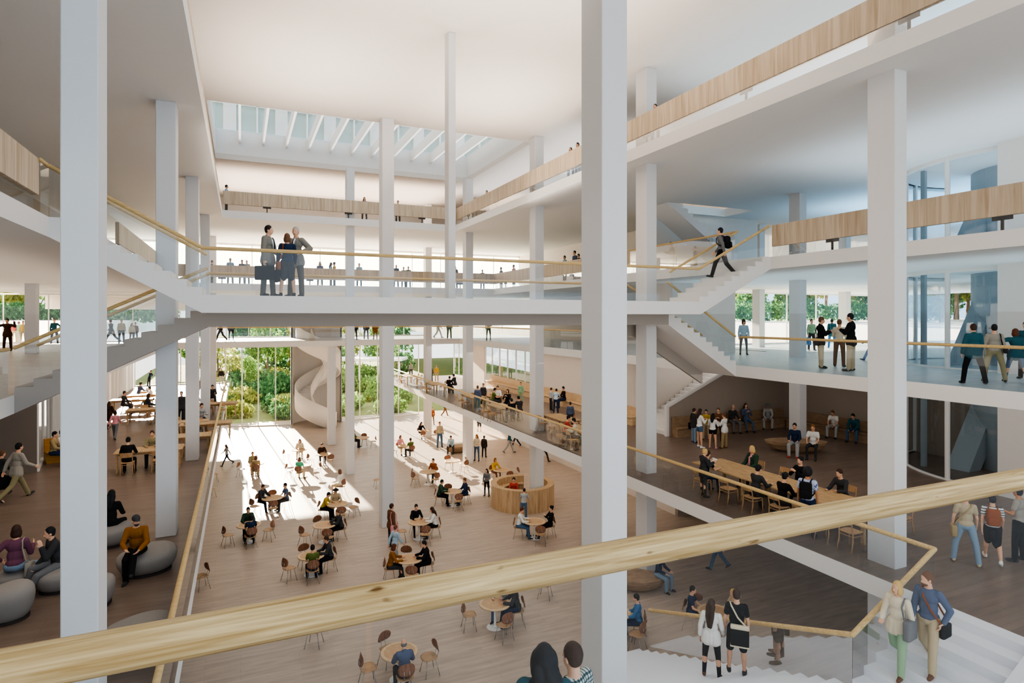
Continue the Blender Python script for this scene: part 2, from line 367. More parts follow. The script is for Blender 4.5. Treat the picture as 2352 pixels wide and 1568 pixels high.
for y, w, d in ((8.9, .41, 'beside the corner of the gallery handrail'), (18.0, .45, 'behind the right end of the footbridge'), (27.05, .48, 'standing in the round reception desk'), (37.2, .5, 'behind the far gallery tables'), (46.6, .5, 'farthest along the right gallery')):
    column(13.35, 13.35 + w, y, y + .66, 0, CEIL, 'white square column ' + d)
for x, y, d in ((22.7, 19.45, 'behind the seated pair on the wooden bench island'), (28.2, 27.0, 'nearest the stair core in front of the trees'), (35.7, 27.0, 'behind the group talking on the upper right floor')):
    column(x, x + .44, y, y + .58, L1 if x < 23 else L2, L4 - TS, 'white square column ' + d)
column(-9.7, -9.25, 37, 37.6, L2, L3 - TS, 'white square column among people at the far left entrance floor')

# ================================================================== BALUSTRADES
def balustrade(label, path, h=1.06, r=.042, glass=True, gz=None, parts=None, group='glass balustrades with oak handrails', rm='rail_wood', gm='rail_glass'):
    "path: floor points (x, y, z)"
    t = empty('balustrade', path[0], 0, label, 'balustrade', group)
    off = Vector(path[0])
    top = [Vector(p) + Vector((0, 0, h)) - off for p in path]
    hr = MB()
    for a, b in zip(top, top[1:]): hr.cap(a, r, b, r, 12)
    hr.build('handrail', M[rm], t, True)
    if glass:
        for i, (a, b) in enumerate(zip(path, path[1:])):
            a, b = Vector(a) - off, Vector(b) - off; L = (b - a).length; n = max(1, int(L / 3.2 + .5))
            g = MB()
            for k in range(n):
                p = a + (b - a) * ((k + .006 * n / L) / n); q = a + (b - a) * ((k + 1 - .006 * n / L) / n); dz = Vector((0, 0, h - r)); lo = Vector((0, 0, -.0))
                g.add([p + lo, q + lo, q + dz, p + dz], [(0, 1, 2, 3)])
            g.build('glass_panel', M[gm], t)
    return t
balustrade('thick oak handrail running across the foreground with clear glass below', [(-3.2, 1.40, L2), (7.2, 1.40, L2)], 1.10, .041, rm='rail_big')
balustrade('oak handrail with glass along the left gallery edge beside the grey poufs', [(-.97, -1, L1), (-.97, 57.3, L1)], 1.04, .05, gm='rail_glass_edge')
balustrade('oak handrail with glass along the right gallery edge, turning down the stairs', [(12.66, 56.5, L1), (12.66, 7.64, L1), (10.27, 7.64, L1 - 1.2), (10.27, 13.7, .46)], 1.0, .05)
balustrade('thin oak rail with glass along the upper right floor where a group stands talking', [(16.85, 17.0, L2), (16.85, -3, L2)], 1.05, .042)
balustrade('thin oak rail with glass on the far upper floor in front of the garden window', [(16.85, 48.4, L2), (16.85, 19.3, L2)], 1.05, .042)
balustrade('thin oak rail along the far edge of the upper floor above the garden glass', [(-4.7, 48.55, L2), (16.8, 48.55, L2)], 1.05, .042)
balustrade('thin oak rail along the left entrance floor', [(-4.72, 16.9, L2), (-4.72, 2, L2)], 1.05, .042)
balustrade('thin oak rail on the top left floor between parapet and stair', [(-3.7, 15.1, L3), (-3.7, 15.7, L3)], 1.08, .042)
balustrade('thin oak rail on the upper right floor behind the walking man', [(16.85, 17.3, L3), (16.85, 24, L3)], 1.08, .042)
# bridge and its flights
ZB, ZB2 = EYE + .53, EYE + .18
XL3, XR3, XLb, XRb = -3.68, 16.8, -.8, 13.7
balustrade('front oak handrail of the footbridge, sloping up with the stairs at both ends', [(XL3, 15.66, L3), (XLb, 15.66, ZB), (XRb, 15.66, ZB), (XR3, 15.66, L3)], 1.08, .045)
balustrade('inner handrail of the stair rising right from the footbridge', [(XRb, 17.12, ZB), (XR3, 17.12, L3)], 1.08, .042)
balustrade('inner handrail of the stair rising left from the footbridge', [(XLb, 17.12, ZB), (XL3, 17.12, L3)], 1.08, .042)
balustrade('back handrail of the footbridge with the stairs falling away at both ends', [(-4.7, 19.04, L2), (XLb, 19.04, ZB2), (XRb - .5, 19.04, ZB2), (XR3, 19.04, L2)], 1.07, .042)
balustrade('handrail on the inner side of the stair falling left from the footbridge', [(-4.7, 17.25, L2), (XLb, 17.25, ZB2)], 1.07, .042)
balustrade('handrail on the inner side of the stair falling right from the footbridge', [(XRb, 17.25, ZB2), (XR3, 17.25, L2)], 1.07, .042)

def parapet(label, p0, p1, z0, side):
    "veneered parapet board on steel brackets; board from .36 to 1.1 above the floor"
    p0, p1 = Vector((*p0, z0)), Vector((*p1, z0)); d = p1 - p0; L = d.length
    t = empty('parapet', p0, math.atan2(d.y, d.x), label, 'parapet', 'oak parapets around the galleries')
    MB().rbox(0, L, -.06, .06, .36, 1.1, .008, 1).build('board', M['parapet'], t)
    n = max(2, int(L / 4.2))
    for i in range(n):
        a = L * (i + .5) / n
        MB().box(a - .22, a + .22, -.02, .02, .26, .37).box(a - .03, a + .03, -.02, .02, 0, .3).build('bracket', M['dark_metal'], t)
    g = MB().add([(0, .03, 0), (L, .03, 0), (L, .03, .36), (0, .03, .36)], [(0, 1, 2, 3)]); g.build('glass_panel', M['rail_glass'], t)
    return t
parapet('long oak parapet on the top right gallery', (12.82, -3), (12.82, 37.5), L4, 1)
parapet('pale oak parapet across the far end of the top gallery', (-.9, 37.45), (12.76, 37.45), L4, 1)
parapet('oak parapet along the left edge of the top gallery', (-1.12, 37), (-1.12, -3), L4, 1)
parapet('oak parapet of the right gallery beside the stair with the walking man', (16.92, -3), (16.92, 15.6), L3, 1)
parapet('oak parapet of the far right gallery with visitors leaning on it', (16.92, 24), (16.92, 41.1), L3, 1)
parapet('oak parapet across the far end of the middle gallery behind the footbridge', (-3.6, 41.1), (16.86, 41.1), L3, 1)
parapet('oak parapet in the top left corner of the view', (-3.78, -3), (-3.78, 15.1), L3, 1)
parapet('oak parapet behind the left stair of the footbridge', (-3.78, 41), (-3.78, 24), L3, 1)

# ================================================================== FOOTBRIDGE AND STAIRS
t = empty('footbridge', (0, 15.6, 0), 0, 'white footbridge spanning the hall between two stairs', 'bridge')
def bpart(mb, name, mats, parent, off):
    mb.v = [(x - off[0], y - off[1], z - off[2]) for x, y, z in mb.v]; return fix_normals(mb.build(name, mats, parent))
bpart(MB().box(XLb, XRb, 15.6, 17.2, ZB - .41, ZB), 'deck', M['white'], t, (0, 15.6, 0))
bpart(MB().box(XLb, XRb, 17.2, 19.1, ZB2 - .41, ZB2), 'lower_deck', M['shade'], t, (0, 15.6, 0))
def flight(label, ax, a0, z0, a1, z1, b0, b1, n, th=.42, mat='white', group='white stairs', flatbottom=False, name='staircase', nosing=False):
    "stepped flight along axis ax from (a0, z0) up/down to (a1, z1); b0..b1 is its width"
    pts = []; da = (a1 - a0) / n; dz = (z1 - z0) / n
    if dz > 0:
        for i in range(n): pts += [(a0 + da * i, z0 + dz * i), (a0 + da * i, z0 + dz * (i + 1))]
        pts += [(a1, z1)]
    else:
        for i in range(n): pts += [(a0 + da * i, z0 + dz * i), (a0 + da * (i + 1), z0 + dz * i)]
        pts += [(a1, z1)]
    pts = pts + [(a1, z1 - th), (a0, z0 - th)]
    if ax == 'x': c = (a0, (b0 + b1) / 2, min(z0, z1))
    else: c = ((b0 + b1) / 2, a0, min(z0, z1))
    t = empty(name, c, 0, label, 'stairs', group)
    mb = MB().prism(pts, b0, b1, 'y' if ax == 'x' else 'x'); bpart(mb, 'flight', M[mat], t, c)
    if nosing:
        nb = MB()
        for i in range(1, n):
            a = a0 + da * i; z = z0 + dz * i if dz > 0 else z0 + dz * (i - 0) + abs(dz)
            za = z0 + dz * (i + (1 if dz > 0 else 0)) if dz > 0 else z0 + dz * (i - 1)
            lo, hi = (a, a + da * .12) if dz > 0 else (a - da * .12, a)
            lo, hi = min(lo, hi), max(lo, hi)
            if ax == 'x': nb.box(lo, hi, b0 + .01, b1 - .01, za, za + .004)
            else: nb.box(b0 + .01, b1 - .01, lo, hi, za, za + .004)
        bpart(nb, 'nosing', M['step'], t, c)
    return t
flight('white stair rising left from the footbridge to the upper left gallery', 'x', XLb, ZB, XL3, L3, 15.6, 17.15, 9)
flight('white stair rising right from the footbridge with a man walking down it', 'x', XRb, ZB, XR3, L3, 15.6, 17.15, 9)
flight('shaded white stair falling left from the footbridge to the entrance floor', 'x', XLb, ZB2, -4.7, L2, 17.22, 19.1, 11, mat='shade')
flight('white stair falling right from the footbridge, seen from below', 'x', XRb, ZB2, XR3, L2, 17.22, 19.0, 11)
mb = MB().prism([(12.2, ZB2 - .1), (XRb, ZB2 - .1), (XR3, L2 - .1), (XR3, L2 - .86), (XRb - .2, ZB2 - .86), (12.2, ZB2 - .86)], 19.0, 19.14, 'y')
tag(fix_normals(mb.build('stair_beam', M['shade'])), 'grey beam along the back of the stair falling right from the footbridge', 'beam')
flight('pale stair rising behind the taupe wall of the right gallery', 'x', 18.6, L1, 25.2, L2, 23.45, 25.85, 22)
flight('white stair hanging below the top right ceiling opening', 'x', 18.8, L4, 23.2, EYE + 3.1, 23.7, 25.4, 14)
# grand stair at the lower right: two flights and a landing
flight('wide pale stair coming down from the gallery at the lower right, couple on it', 'x', 12.6, L1, 10.27, L1 - 1.2, 5.8, 7.66, 7, .5, mat='stair_cool')
ZLD = L1 - 1.2
flight('wide pale stair going down to the hall, couple walking away on it', 'y', 7.64, ZLD, 14.2, 0.0, 6.4, 10.29, 17, .5, mat='stair_cool')
for o in bpy.data.objects:
    if o.parent and o.parent.get('label', '').startswith('wide pale stair going down to the hall'):
        for v in o.data.vertices:
            if v.co.x < -1: v.co.x += 2.1 * v.co.y / 6.56
t = empty('stair_landing', (9, 6.7, ZLD), 0, 'pale landing between the two flights of the lower right stair', 'landing')
bpart(MB().box(6.4, 10.27, 5.6, 7.64, ZLD - .5, ZLD), 'slab', M['stair_cool'], t, (9, 6.7, ZLD))
mb = MB().prism([(12.62, L1 + .30), (12.62, L1 - .6), (8.0, ZLD - .6), (8.0, ZLD + .1), (10.27, ZLD + .2)], 5.62, 5.8, 'y')
tag(fix_normals(mb.build('stair_cheek', M['stair_cool'])), 'white solid cheek wall at the near side of the lower right stair', 'wall')
# small landing just below the viewpoint where two people stand
tag(MB().box(.6, 4.6, 2.4, 5.4, EYE - 4.6, EYE - 4.25).build('stair_landing', M['white']), 'white landing just below the foreground handrail', 'landing')
# spiral stair
sp = empty('spiral_staircase', (6.25, 56.2, 0), 0, 'white spiral staircase with sculpted solid parapet before the garden window', 'stairs')
mb = MB(); N = 60; turns = 1.35; a0 = R(-42); Rr = 1.85; H = L2
for (ro, zo0, zo1, nm, mat) in ((Rr, -.55, 1.25, 'parapet', 'white'), (.55, -.3, .85, 'inner_parapet', 'white')):
    mb = MB(); vs = []
    for i in range(N + 1):
        a = a0 - 2 * math.pi * turns * i / N; z = H * i / N
        for rr_, zz in ((ro, max(0, z + zo0)), (ro, z + zo1), (ro + .09, z + zo1), (ro + .09, max(0, z + zo0))): vs.append((rr_ * math.cos(a), rr_ * math.sin(a), zz))
    mb.add(vs, [(4 * i + k, 4 * i + (k + 1) % 4, 4 * i + 4 + (k + 1) % 4, 4 * i + 4 + k) for i in range(N) for k in range(4)] + [(0, 1, 2, 3), (4 * N + 3, 4 * N + 2, 4 * N + 1, 4 * N)])
    fix_normals(mb.build(nm, M[mat], sp, True))
mb = MB()
for i in range(44):
    aA = a0 - 2 * math.pi * turns * i / 44; aB = a0 - 2 * math.pi * turns * (i + 1) / 44; z = H * (i + 1) / 44
    pl = [(r_ * math.cos(a), r_ * math.sin(a)) for r_, a in ((.55, aA), (Rr, aA), (Rr, aB), (.55, aB))]
    mb.prism(pl, z - .3, z, 'z')
fix_normals(mb.build('treads', M['step'], sp))

# reception desk
rd = empty('reception_desk', (13.1, 28.05, 0), 0, 'round wooden reception desk around a column', 'desk')
mb = MB().lathe([(1.62, 0), (1.62, 1.12), (1.3, 1.12), (1.3, .78), (.98, .78), (.98, .74), (1.27, .74), (1.27, 0)], (0, 0, 0), 64, R(62), R(395))
fix_normals(mb.build('counter', M['desk'] if 'desk' in M else M.setdefault('desk', wood('desk_oak', 'a98a66', 'cdb08a', (3, 3, .25), .55, 4)), rd, False))
# ================================================================== PEOPLE
SKIN = {'l': plain('skin_light', 'd9a98b', .6), 'm': plain('skin_medium', 'b98563', .6), 'd': plain('skin_dark', '6b4630', .6)}
EYE_M = plain('eye_dark', '2a1d17', .4); LIP_M = plain('lips', 'a8685a', .6)
COLS = dict(blk='1d1c1e', dgr='3a3a3c', gry='6f7072', lgr='a9aaa9', wht='e4e3de', bei='b5a587', tan='a08a63', brn='6a4a35', dbr='3d2a20', org='8a5a28', rst='8c4f2c', grn='55b08a', oli='5d6a35', dgn='2f4436',
    teal='2c5560', nav='26324a', blu='3f6f9c', lbl='a9c0cf', sky='8fb4cf', jea='4b6480', ljn='7d92a6', pur='6a4356', pnk='d8949a', red='b2483f', yel='c9a43e', khk='8c8464', sage='8fae8b', slt='56617a', mus='b89a3c', crm='d8cdb4', blo='c9a76a', aub='5c3322', silv='9b968c', pat='6b7fae', sug='83817a', sut='5b574f', plaid='c9d0ce', stripe='e4e3de')
CM = {}
def cm(k, kind='cloth'):
    key = (k, kind)
    if key not in CM:
        CM[key] = plain(f'{kind}_{k}', COLS[k], .9 if kind != 'hair' else .65, spec=.1 if kind != 'hair' else .3, var=.05, scale=7 if kind != 'hair' else 14)
    return CM[key]
D0 = dict(lean=0, hy=0, hp=0, L=(0, 4, 0), Rr=(0, 4, 0), aL=(2, 8, 10, 0), aR=(2, 8, 10, 0), seat=None, tw=0)
# legs: (hip flexion, abduction, knee flexion); arms: (shoulder flexion, abduction, elbow flexion, inward)
POSES = dict(
    stand=dict(aL=(3, 9, 12, 0), aR=(-2, 8, 10, 0), L=(2, 5, 2), Rr=(-2, 5, 0)),
    talk=dict(aL=(15, 10, 85, .25), aR=(-2, 9, 12, 0), L=(4, 6, 4), Rr=(-3, 5, 0), hy=12),
    fold=dict(aL=(22, 12, 100, .75), aR=(22, 12, 95, .75), L=(2, 6, 0), Rr=(0, 6, 0), hp=-4),
    hips=dict(aL=(-12, 42, 75, .55), aR=(-2, 9, 14, 0), L=(2, 8, 0), Rr=(-1, 8, 0), hy=-14),
    wide=dict(aL=(3, 12, 12, 0), aR=(8, 10, 20, 0), L=(6, 13, 4), Rr=(-10, 12, 4)),
    walk=dict(aL=(-22, 8, 14, 0), aR=(20, 8, 24, 0), L=(24, 3, 8), Rr=(-18, 3, 22), lean=3),
    stride=dict(aL=(-28, 8, 14, 0), aR=(26, 8, 40, 0), L=(30, 2, 6), Rr=(-26, 2, 26), lean=5),
    point=dict(aL=(30, 74, 12, 0), aR=(0, 10, 20, 0), L=(18, 8, 6), Rr=(-20, 8, 12), hy=-30),
    book=dict(aL=(25, 6, 95, .3), aR=(25, 6, 95, .3), L=(2, 6, 2), Rr=(-2, 6, 0), hp=-18),
    armup=dict(aL=(60, 50, 130, .4), aR=(60, 50, 130, .4), L=(2, 7, 0), Rr=(-2, 7, 0), hp=-6),
    leanrail=dict(aL=(38, 14, 70, .3), aR=(38, 14, 70, .3), lean=14, L=(-4, 5, 0), Rr=(-8, 5, 0), hp=-10),
    carryR=dict(aR=(2, 12, 5, 0), aL=(12, 8, 40, 0), L=(3, 6, 0), Rr=(-3, 7, 0), hy=-10),
    carry=dict(aL=(2, 12, 5, 0), aR=(10, 8, 30, 0), L=(3, 6, 0), Rr=(-3, 7, 0), hy=22),
    descend=dict(aL=(0, 12, 15, 0), aR=(12, 8, 60, .3), L=(14, 3, 6), Rr=(-14, 3, 44), hy=14),
    pocket=dict(aL=(-16, 26, 42, .35), aR=(6, 8, 20, .1), L=(18, 4, 10), Rr=(-10, 4, 36), hy=26, hp=-8),
    sit=dict(seat=.45, L=(84, 9, 84), Rr=(84, 9, 88), aL=(28, 8, 48, .25), aR=(28, 8, 48, .25), lean=4, hp=-6),
    table=dict(seat=.45, L=(84, 9, 88), Rr=(82, 9, 74), aL=(42, 14, 66, .45), aR=(40, 14, 62, .4), lean=12, hp=-8),
    hunch=dict(seat=.45, L=(84, 14, 80), Rr=(84, 14, 80), aL=(46, 6, 30, .4), aR=(46, 6, 30, .4), lean=24, hp=-14),
    cross=dict(seat=.45, L=(98, -10, 62), Rr=(82, 4, 84), aL=(38, 10, 40, .5), aR=(36, 10, 52, .5), lean=12, hy=-28, hp=-4),
    back=dict(seat=.45, L=(78, 10, 56), Rr=(80, 10, 62), aL=(30, 10, 105, .8), aR=(30, 10, 100, .8), lean=-8, hp=-4),
    chin=dict(seat=.42, L=(76, 8, 44), Rr=(86, 8, 72), aL=(50, 6, 128, .1), aR=(20, 8, 45, .3), lean=14),
    perch=dict(seat=.47, L=(62, 16, 62), Rr=(70, 26, 70), aL=(-14, 40, 62, .5), aR=(22, 10, 100, .1), lean=8, hy=8),
)
def skeleton(pn):
    p = dict(D0); p.update(POSES[pn]); J = {}
    def leg(side, spec):
        fl, ab, kn = spec; a = R(ab) * side; f = R(fl); s = R(fl - kn)
        d1 = Vector((math.sin(a), math.sin(f) * math.cos(a), -math.cos(f) * math.cos(a))); 
        sx = math.sin(a) * (.5 if p['seat'] is None else -.1)
        d2 = Vector((sx, math.sin(s), -math.cos(s))).normalized()
        hip = Vector((.095 * side, 0, 0)); kne = hip + d1 * .43; ank = kne + d2 * .42
        pitch = R(0 if abs(fl - kn) < 16 else (fl - kn) * .75)
        fd = Vector((.14 * side, math.cos(pitch), math.sin(pitch))).normalized()
        return hip, kne, ank, fd
    lg = {1: leg(1, p['Rr']), -1: leg(-1, p['L'])}
    low = min(l[2].z + min(0, l[3].z) * .14 for l in lg.values())
    pz = (.085 - low) if p['seat'] is None else p['seat'] + .10
    o = Vector((0, 0, pz)); J['pel'] = o
    for s in (1, -1): J['leg', s] = tuple(v + o for v in lg[s][:3]) + (lg[s][3],)
    B = Matrix.Translation(o) @ Matrix.Rotation(-R(p['lean']), 4, 'X'); J['B'] = B
    sh = {s: Vector((.178 * s, -.005, .475)) for s in (1, -1)}
    for s, k in ((1, 'aR'), (-1, 'aL')):
        fl, ab, el, inn = p[k]; f, a, e = R(fl), R(ab), R(el)
        d1 = Vector((math.sin(a) * s, math.sin(f) * math.cos(a), -math.cos(f) * math.cos(a)))
        d2 = Vector((-inn * s + math.sin(a) * s * .3 * (1 - inn), math.sin(f + e), -math.cos(f + e))).normalized()
        el_ = sh[s] + d1 * .285; wr = el_ + d2 * .25
        J['arm', s] = tuple(B @ v for v in (sh[s], el_, wr)) + ((B.to_3x3() @ d2).normalized(),)
    J['H'] = B @ Matrix.Translation((0, .015, .545)) @ Matrix.Rotation(R(p['lean'] * .7), 4, 'X') @ Matrix.Rotation(-R(p['hy']), 4, 'Z') @ Matrix.Rotation(R(p['hp']), 4, 'X') @ Matrix.Translation((0, .012, .145))
    return J
SKEL = {}
def sk(pn):
    if pn not in SKEL: SKEL[pn] = skeleton(pn)
    return SKEL[pn]
def fuse(mb, name, voxel, smooth=5):
    "one continuous surface out of overlapping closed shapes"
    me = bpy.data.meshes.new(name); me.from_pydata(mb.v, [], mb.f); me.update()
    o = bpy.data.objects.new(name, me); C.objects.link(o)
    r = o.modifiers.new('r', 'REMESH'); r.mode = 'VOXEL'; r.voxel_size = voxel
    s = o.modifiers.new('s', 'SMOOTH'); s.iterations = smooth; s.factor = .5
    dg = bpy.context.evaluated_depsgraph_get(); out = bpy.data.meshes.new_from_object(o.evaluated_get(dg))
    bpy.data.objects.remove(o); bpy.data.meshes.remove(me); out.name = name
    out.polygons.foreach_set('use_smooth', [True] * len(out.polygons)); return out
def hand(mb, J, s):
    sh, el, wr, d = J['arm', s]
    up = (el - sh).normalized(); side = d.cross(up)
    side = side.normalized() if side.length > .2 else Vector((0, 1, 0)).cross(d).normalized()
    nrm = side.cross(d).normalized()
    fwd = Vector((0, 1, 0)) - d * d.y
    w = fwd.normalized() if fwd.length > .4 else side
    n2 = d.cross(w).normalized()
    c = wr + d * .05
    for k in (-1, -.33, .33, 1): mb.cap(wr + w * k * .014, .017, c + d * .035 + w * k * .028, .0145, 8)
    inw = n2 * (-1 if (n2.x * s) > 0 else 1)
    for k, ln in ((1, .068), (.33, .08), (-.33, .074), (-1, .056)):
        b0 = c + d * .036 + w * k * .029; b1 = b0 + (d + inw * .25 + w * k * .06).normalized() * ln * .5; b2 = b1 + (d + inw * .75).normalized() * ln * .5
        mb.cap(b0, .0115, b1, .0105, 8); mb.cap(b1, .0105, b2, .009, 8)
    t0 = wr + d * .018 + w * .022; t1 = t0 + (d * .6 + w * .75 + inw * .3).normalized() * .042; t2 = t1 + (d + inw * .4).normalized() * .032
    mb.cap(t0, .015, t1, .0125, 8); mb.cap(t1, .0125, t2, .010, 8)
HEADW = 1.0
def body_mesh(pn, fem, vox):
    J = sk(pn); B = J['B']; H = J['H']; mb = MB(); w = .92 if fem else 1.0
    mb.ell((0, 0, .40), (.155 * w, .10, .16), B); mb.ell((0, .005, .20), (.13 * w, .092, .17), B); mb.ell((0, -.005, .03), (.16, .108, .13), B)
    mb.cap(B @ Vector((-.145 * w, -.005, .47)), .052, B @ Vector((.145 * w, -.005, .47)), .052)
    mb.cap(B @ Vector((0, -.008, .48)), .062, H @ Vector((0, -.02, -.05)), .054)
    for s in (1, -1):
        sh, el, wr, d = J['arm', s]; sh = sh - (B.to_3x3() @ Vector((.02 * s * (2 - w), 0, 0)))
        mb.cap(sh, .05 * w, el, .038 * w); mb.cap(el, .039 * w, wr, .026 * w); hand(mb, J, s)
        hp, kn, an, fd = J['leg', s]
        mb.cap(hp, .088, kn, .056); mb.cap(kn, .056, kn.lerp(an, .35) + Vector((0, -.012, 0)), .055); mb.cap(kn.lerp(an, .35), .053, an, .036)
        mb.cap(an + Vector((0, -.03, -.035)), .038, an + fd * .13 + Vector((0, 0, -.05)), .032)
    mb.ell((0, -.008, .022), (.074, .092, .1), H); mb.ell((0, .018, -.045), (.056, .068, .07), H)
    mb.cap(H @ Vector((0, .083, .0)), .008, H @ Vector((0, .099, -.028)), .0125)
    for s in (1, -1): mb.ell((.074 * s, -.008, -.012), (.013, .021, .033), H)
    me = fuse(mb, 'body', vox, 4)
    for m in (SKIN['l'], EYE_M, LIP_M): me.materials.append(m)
    eyes = [H @ Vector((.03 * s, .083, .004)) for s in (1, -1)]; brow = [H @ Vector((x, .085, .028)) for x in (-.04, -.024, .024, .04)]; lip = [H @ Vector((x, .082, -.066)) for x in (-.014, 0, .014)]
    for p in me.polygons:
        c = p.center
        if (c - (H @ Vector((0, .08, -.01)))).length > .1: continue
        if min((c - e).length for e in eyes) < .012 or min((c - e).length for e in brow) < .0095: p.material_index = 1
        elif min((c - e).length for e in lip) < .0115: p.material_index = 2
    return me
def top_mesh(pn, kind, fem, vox):
    J = sk(pn); B = J['B']; mb = MB(); w = .94 if fem else 1.03; g = {'coat': .03, 'jacket': .026}.get(kind, .016)
    mb.ell((0, 0, .40), (.155 * w + g, .10 + g, .155), B); mb.ell((0, .005, .20), (.132 * w + g, .095 + g, .18), B); mb.ell((0, -.005, .05), (.158 + g, .11 + g, .11), B)
    mb.cap(B @ Vector((-.145 * w, -.005, .465)), .054 + g, B @ Vector((.145 * w, -.005, .465)), .054 + g)
    if kind in ('coat', 'jacket', 'loose'):
        lo = {'coat': -.26, 'jacket': -.07, 'loose': -.08}[kind]
        if POSES[pn].get('seat') is None:
            for x in (-.075, 0, .075): mb.cap(B @ Vector((x, -.005, .05)), .115 + g * .6, B @ Vector((x * 1.15, -.005, lo)), .118 + g)
    if kind in ('jacket', 'coat'): mb.cap(B @ Vector((0, -.015, .49)), .075, B @ Vector((0, -.02, .535)), .066)
    for s in (1, -1):
        sh, el, wr, d = J['arm', s]; sh = sh - (B.to_3x3() @ Vector((.018 * s, 0, 0)))
        if kind == 'tee': mb.cap(sh, .052 + g, sh.lerp(el, .55), .047 + g)
        elif kind == 'tank': pass
        else: mb.cap(sh, .05 + g, el, .04 + g); mb.cap(el, .04 + g, el.lerp(wr, .9), .03 + g)
    me = fuse(mb, 'top', vox, 5); me.materials.append(None); return me
def bottom_mesh(pn, kind, fem, vox):
    J = sk(pn); B = J['B']; mb = MB(); o = J['pel']
    mb.ell((0, -.005, .0), (.172, .122, .12), B)
    for s in (1, -1):
        hp, kn, an, fd = J['leg', s]
        if kind == 'skirt':
            mb.cap(hp, .105, kn + Vector((-.035 * s, 0, 0)), .086); mb.cap(hp + Vector((-.08 * s, 0, 0)), .1, kn.lerp(hp, .1) + Vector((-.05 * s, 0, 0)), .092); continue
        if kind == 'shorts': mb.cap(hp, .102, hp.lerp(kn, .92), .084); continue
        if kind == 'brief': mb.cap(hp, .1, hp.lerp(kn, .38), .088); continue
        sl = kind == 'slim'
        mb.cap(hp, .094 if sl else .102, kn, .062 if sl else .074); mb.cap(kn, .06 if sl else .074, an + Vector((0, 0, .0 if sl else -.015)), .044 if sl else .062)
    me = fuse(mb, 'trousers', vox, 5); me.materials.append(None); return me
def shoe_mesh(pn, vox):
    J = sk(pn); mb = MB()
    for s in (1, -1):
        hp, kn, an, fd = J['leg', s]; dn = Vector((0, 0, -1)); dn = (dn - fd * dn.dot(fd)).normalized()
        mb.cap(an - fd * .035 + dn * .04, .043, an + fd * .05 + dn * .042, .046); mb.cap(an + fd * .04 + dn * .045, .045, an + fd * .15 + dn * .052, .034)
        mb.cap(an + dn * .0, .045, an + dn * .035, .047)
    me = fuse(mb, 'shoes', vox, 3); me.materials.append(None); return me
def hair_mesh(pn, style, vox):
    H = sk(pn)['H']; B = sk(pn)['B']; mb = MB()
    if style == 'beard':
        mb.ell((0, .034, -.068), (.052, .056, .052), H)
    elif style == 'band':
        mb.ell((0, -.01, .04), (.083, .1, .085), H); mb.cap(H @ Vector((0, .05, .055)), .02, H @ Vector((0, .125, .03)), .012); mb.ell((0, .1, .03), (.055, .055, .012), H)
    elif style == 'hat':
        mb.ell((0, -.012, .06), (.086, .1, .08), H); mb.ell((0, -.01, .045), (.17, .19, .016), H)
    elif style == 'bald':
        mb.ell((0, -.035, -.005), (.081, .078, .06), H)
    else:
        k = .012 if style in ('afro', 'curly') else 0
        if style == 'afro': k = .035
        mb.ell((0, -.022, .034), (.083 + k, .098 + k, .105 + k), H); mb.ell((0, -.045, -.008), (.077 + k, .064 + k, .072 if style in ('short', 'bun', 'tail') else .085), H)
        for s in (1, -1): mb.ell((.061 * s, -.022, .012), (.02, .044, .046), H)
        if style in ('bob', 'curly'):
            for s in (1, -1): mb.ell((.06 * s, -.02, -.045), (.036, .075, .09), H)
            mb.ell((0, -.06, -.05), (.075, .055, .095), H)
        if style == 'wavy':
            rn = random.Random(3)
            for s in (1, -1): mb.ell((.066 * s, -.025, -.03), (.05, .075, .12), H)
            for i in range(46):
                z = -.03 - .40 * i / 46; x = rn.uniform(-.105, .105) * (1 - .25 * i / 46); y = -.075 + rn.uniform(-.03, .03) - .02 * i / 46
                mb.ell(H @ Vector((0, 0, 0)) + B.to_3x3() @ Vector((x, y, z)), (rn.uniform(.045, .062),) * 2 + (rn.uniform(.055, .08),), None)
            mb.ell((0, -.03, .02), (.098, .108, .108), H)
        if style in ('long', 'vlong'):
            L = .42 if style == 'vlong' else .27
            for s in (1, -1):
                mb.ell((.058 * s, -.03, -.05), (.034, .06, .1), H)
                mb.cap(H @ Vector((.045 * s, -.06, -.02)), .058, H @ Vector((.045 * s, -.075, -.02)) + B.to_3x3() @ Vector((0, -.045, -L * .5)), .058)
                mb.cap(H @ Vector((.045 * s, -.075, -.02)) + B.to_3x3() @ Vector((0, -.045, -L * .5)), .058, H @ Vector((.02 * s, -.075, -.02)) + B.to_3x3() @ Vector((0, -.065, -L)), .04)
        if style == 'bun': mb.ell((0, -.1, .07), (.045, .045, .045), H)
        if style == 'tail': mb.cap(H @ Vector((0, -.1, .03)), .04, H @ Vector((0, -.13, -.16)), .024)
    me = fuse(mb, 'hair', vox, 3); me.materials.append(None); return me
MC = {}
def cached(fn, *a):
    k = (fn.__name__,) + a
    if k not in MC: MC[k] = fn(*a)
    return MC[k]
def part(name, me, parent, mat, slot0=True):
    o = bpy.data.objects.new(name, me); C.objects.link(o); o.parent = parent
    o.material_slots[0].link = 'OBJECT'; o.material_slots[0].material = mat; return o
TOPN = dict(tee='shirt', shirt='shirt', jacket='jacket', coat='jacket', loose='blouse', tank='top', sweater='sweater')
BOTN = dict(trousers='trousers', slim='trousers', shorts='shorts', skirt='skirt', brief='shorts')
PEOPLE = []
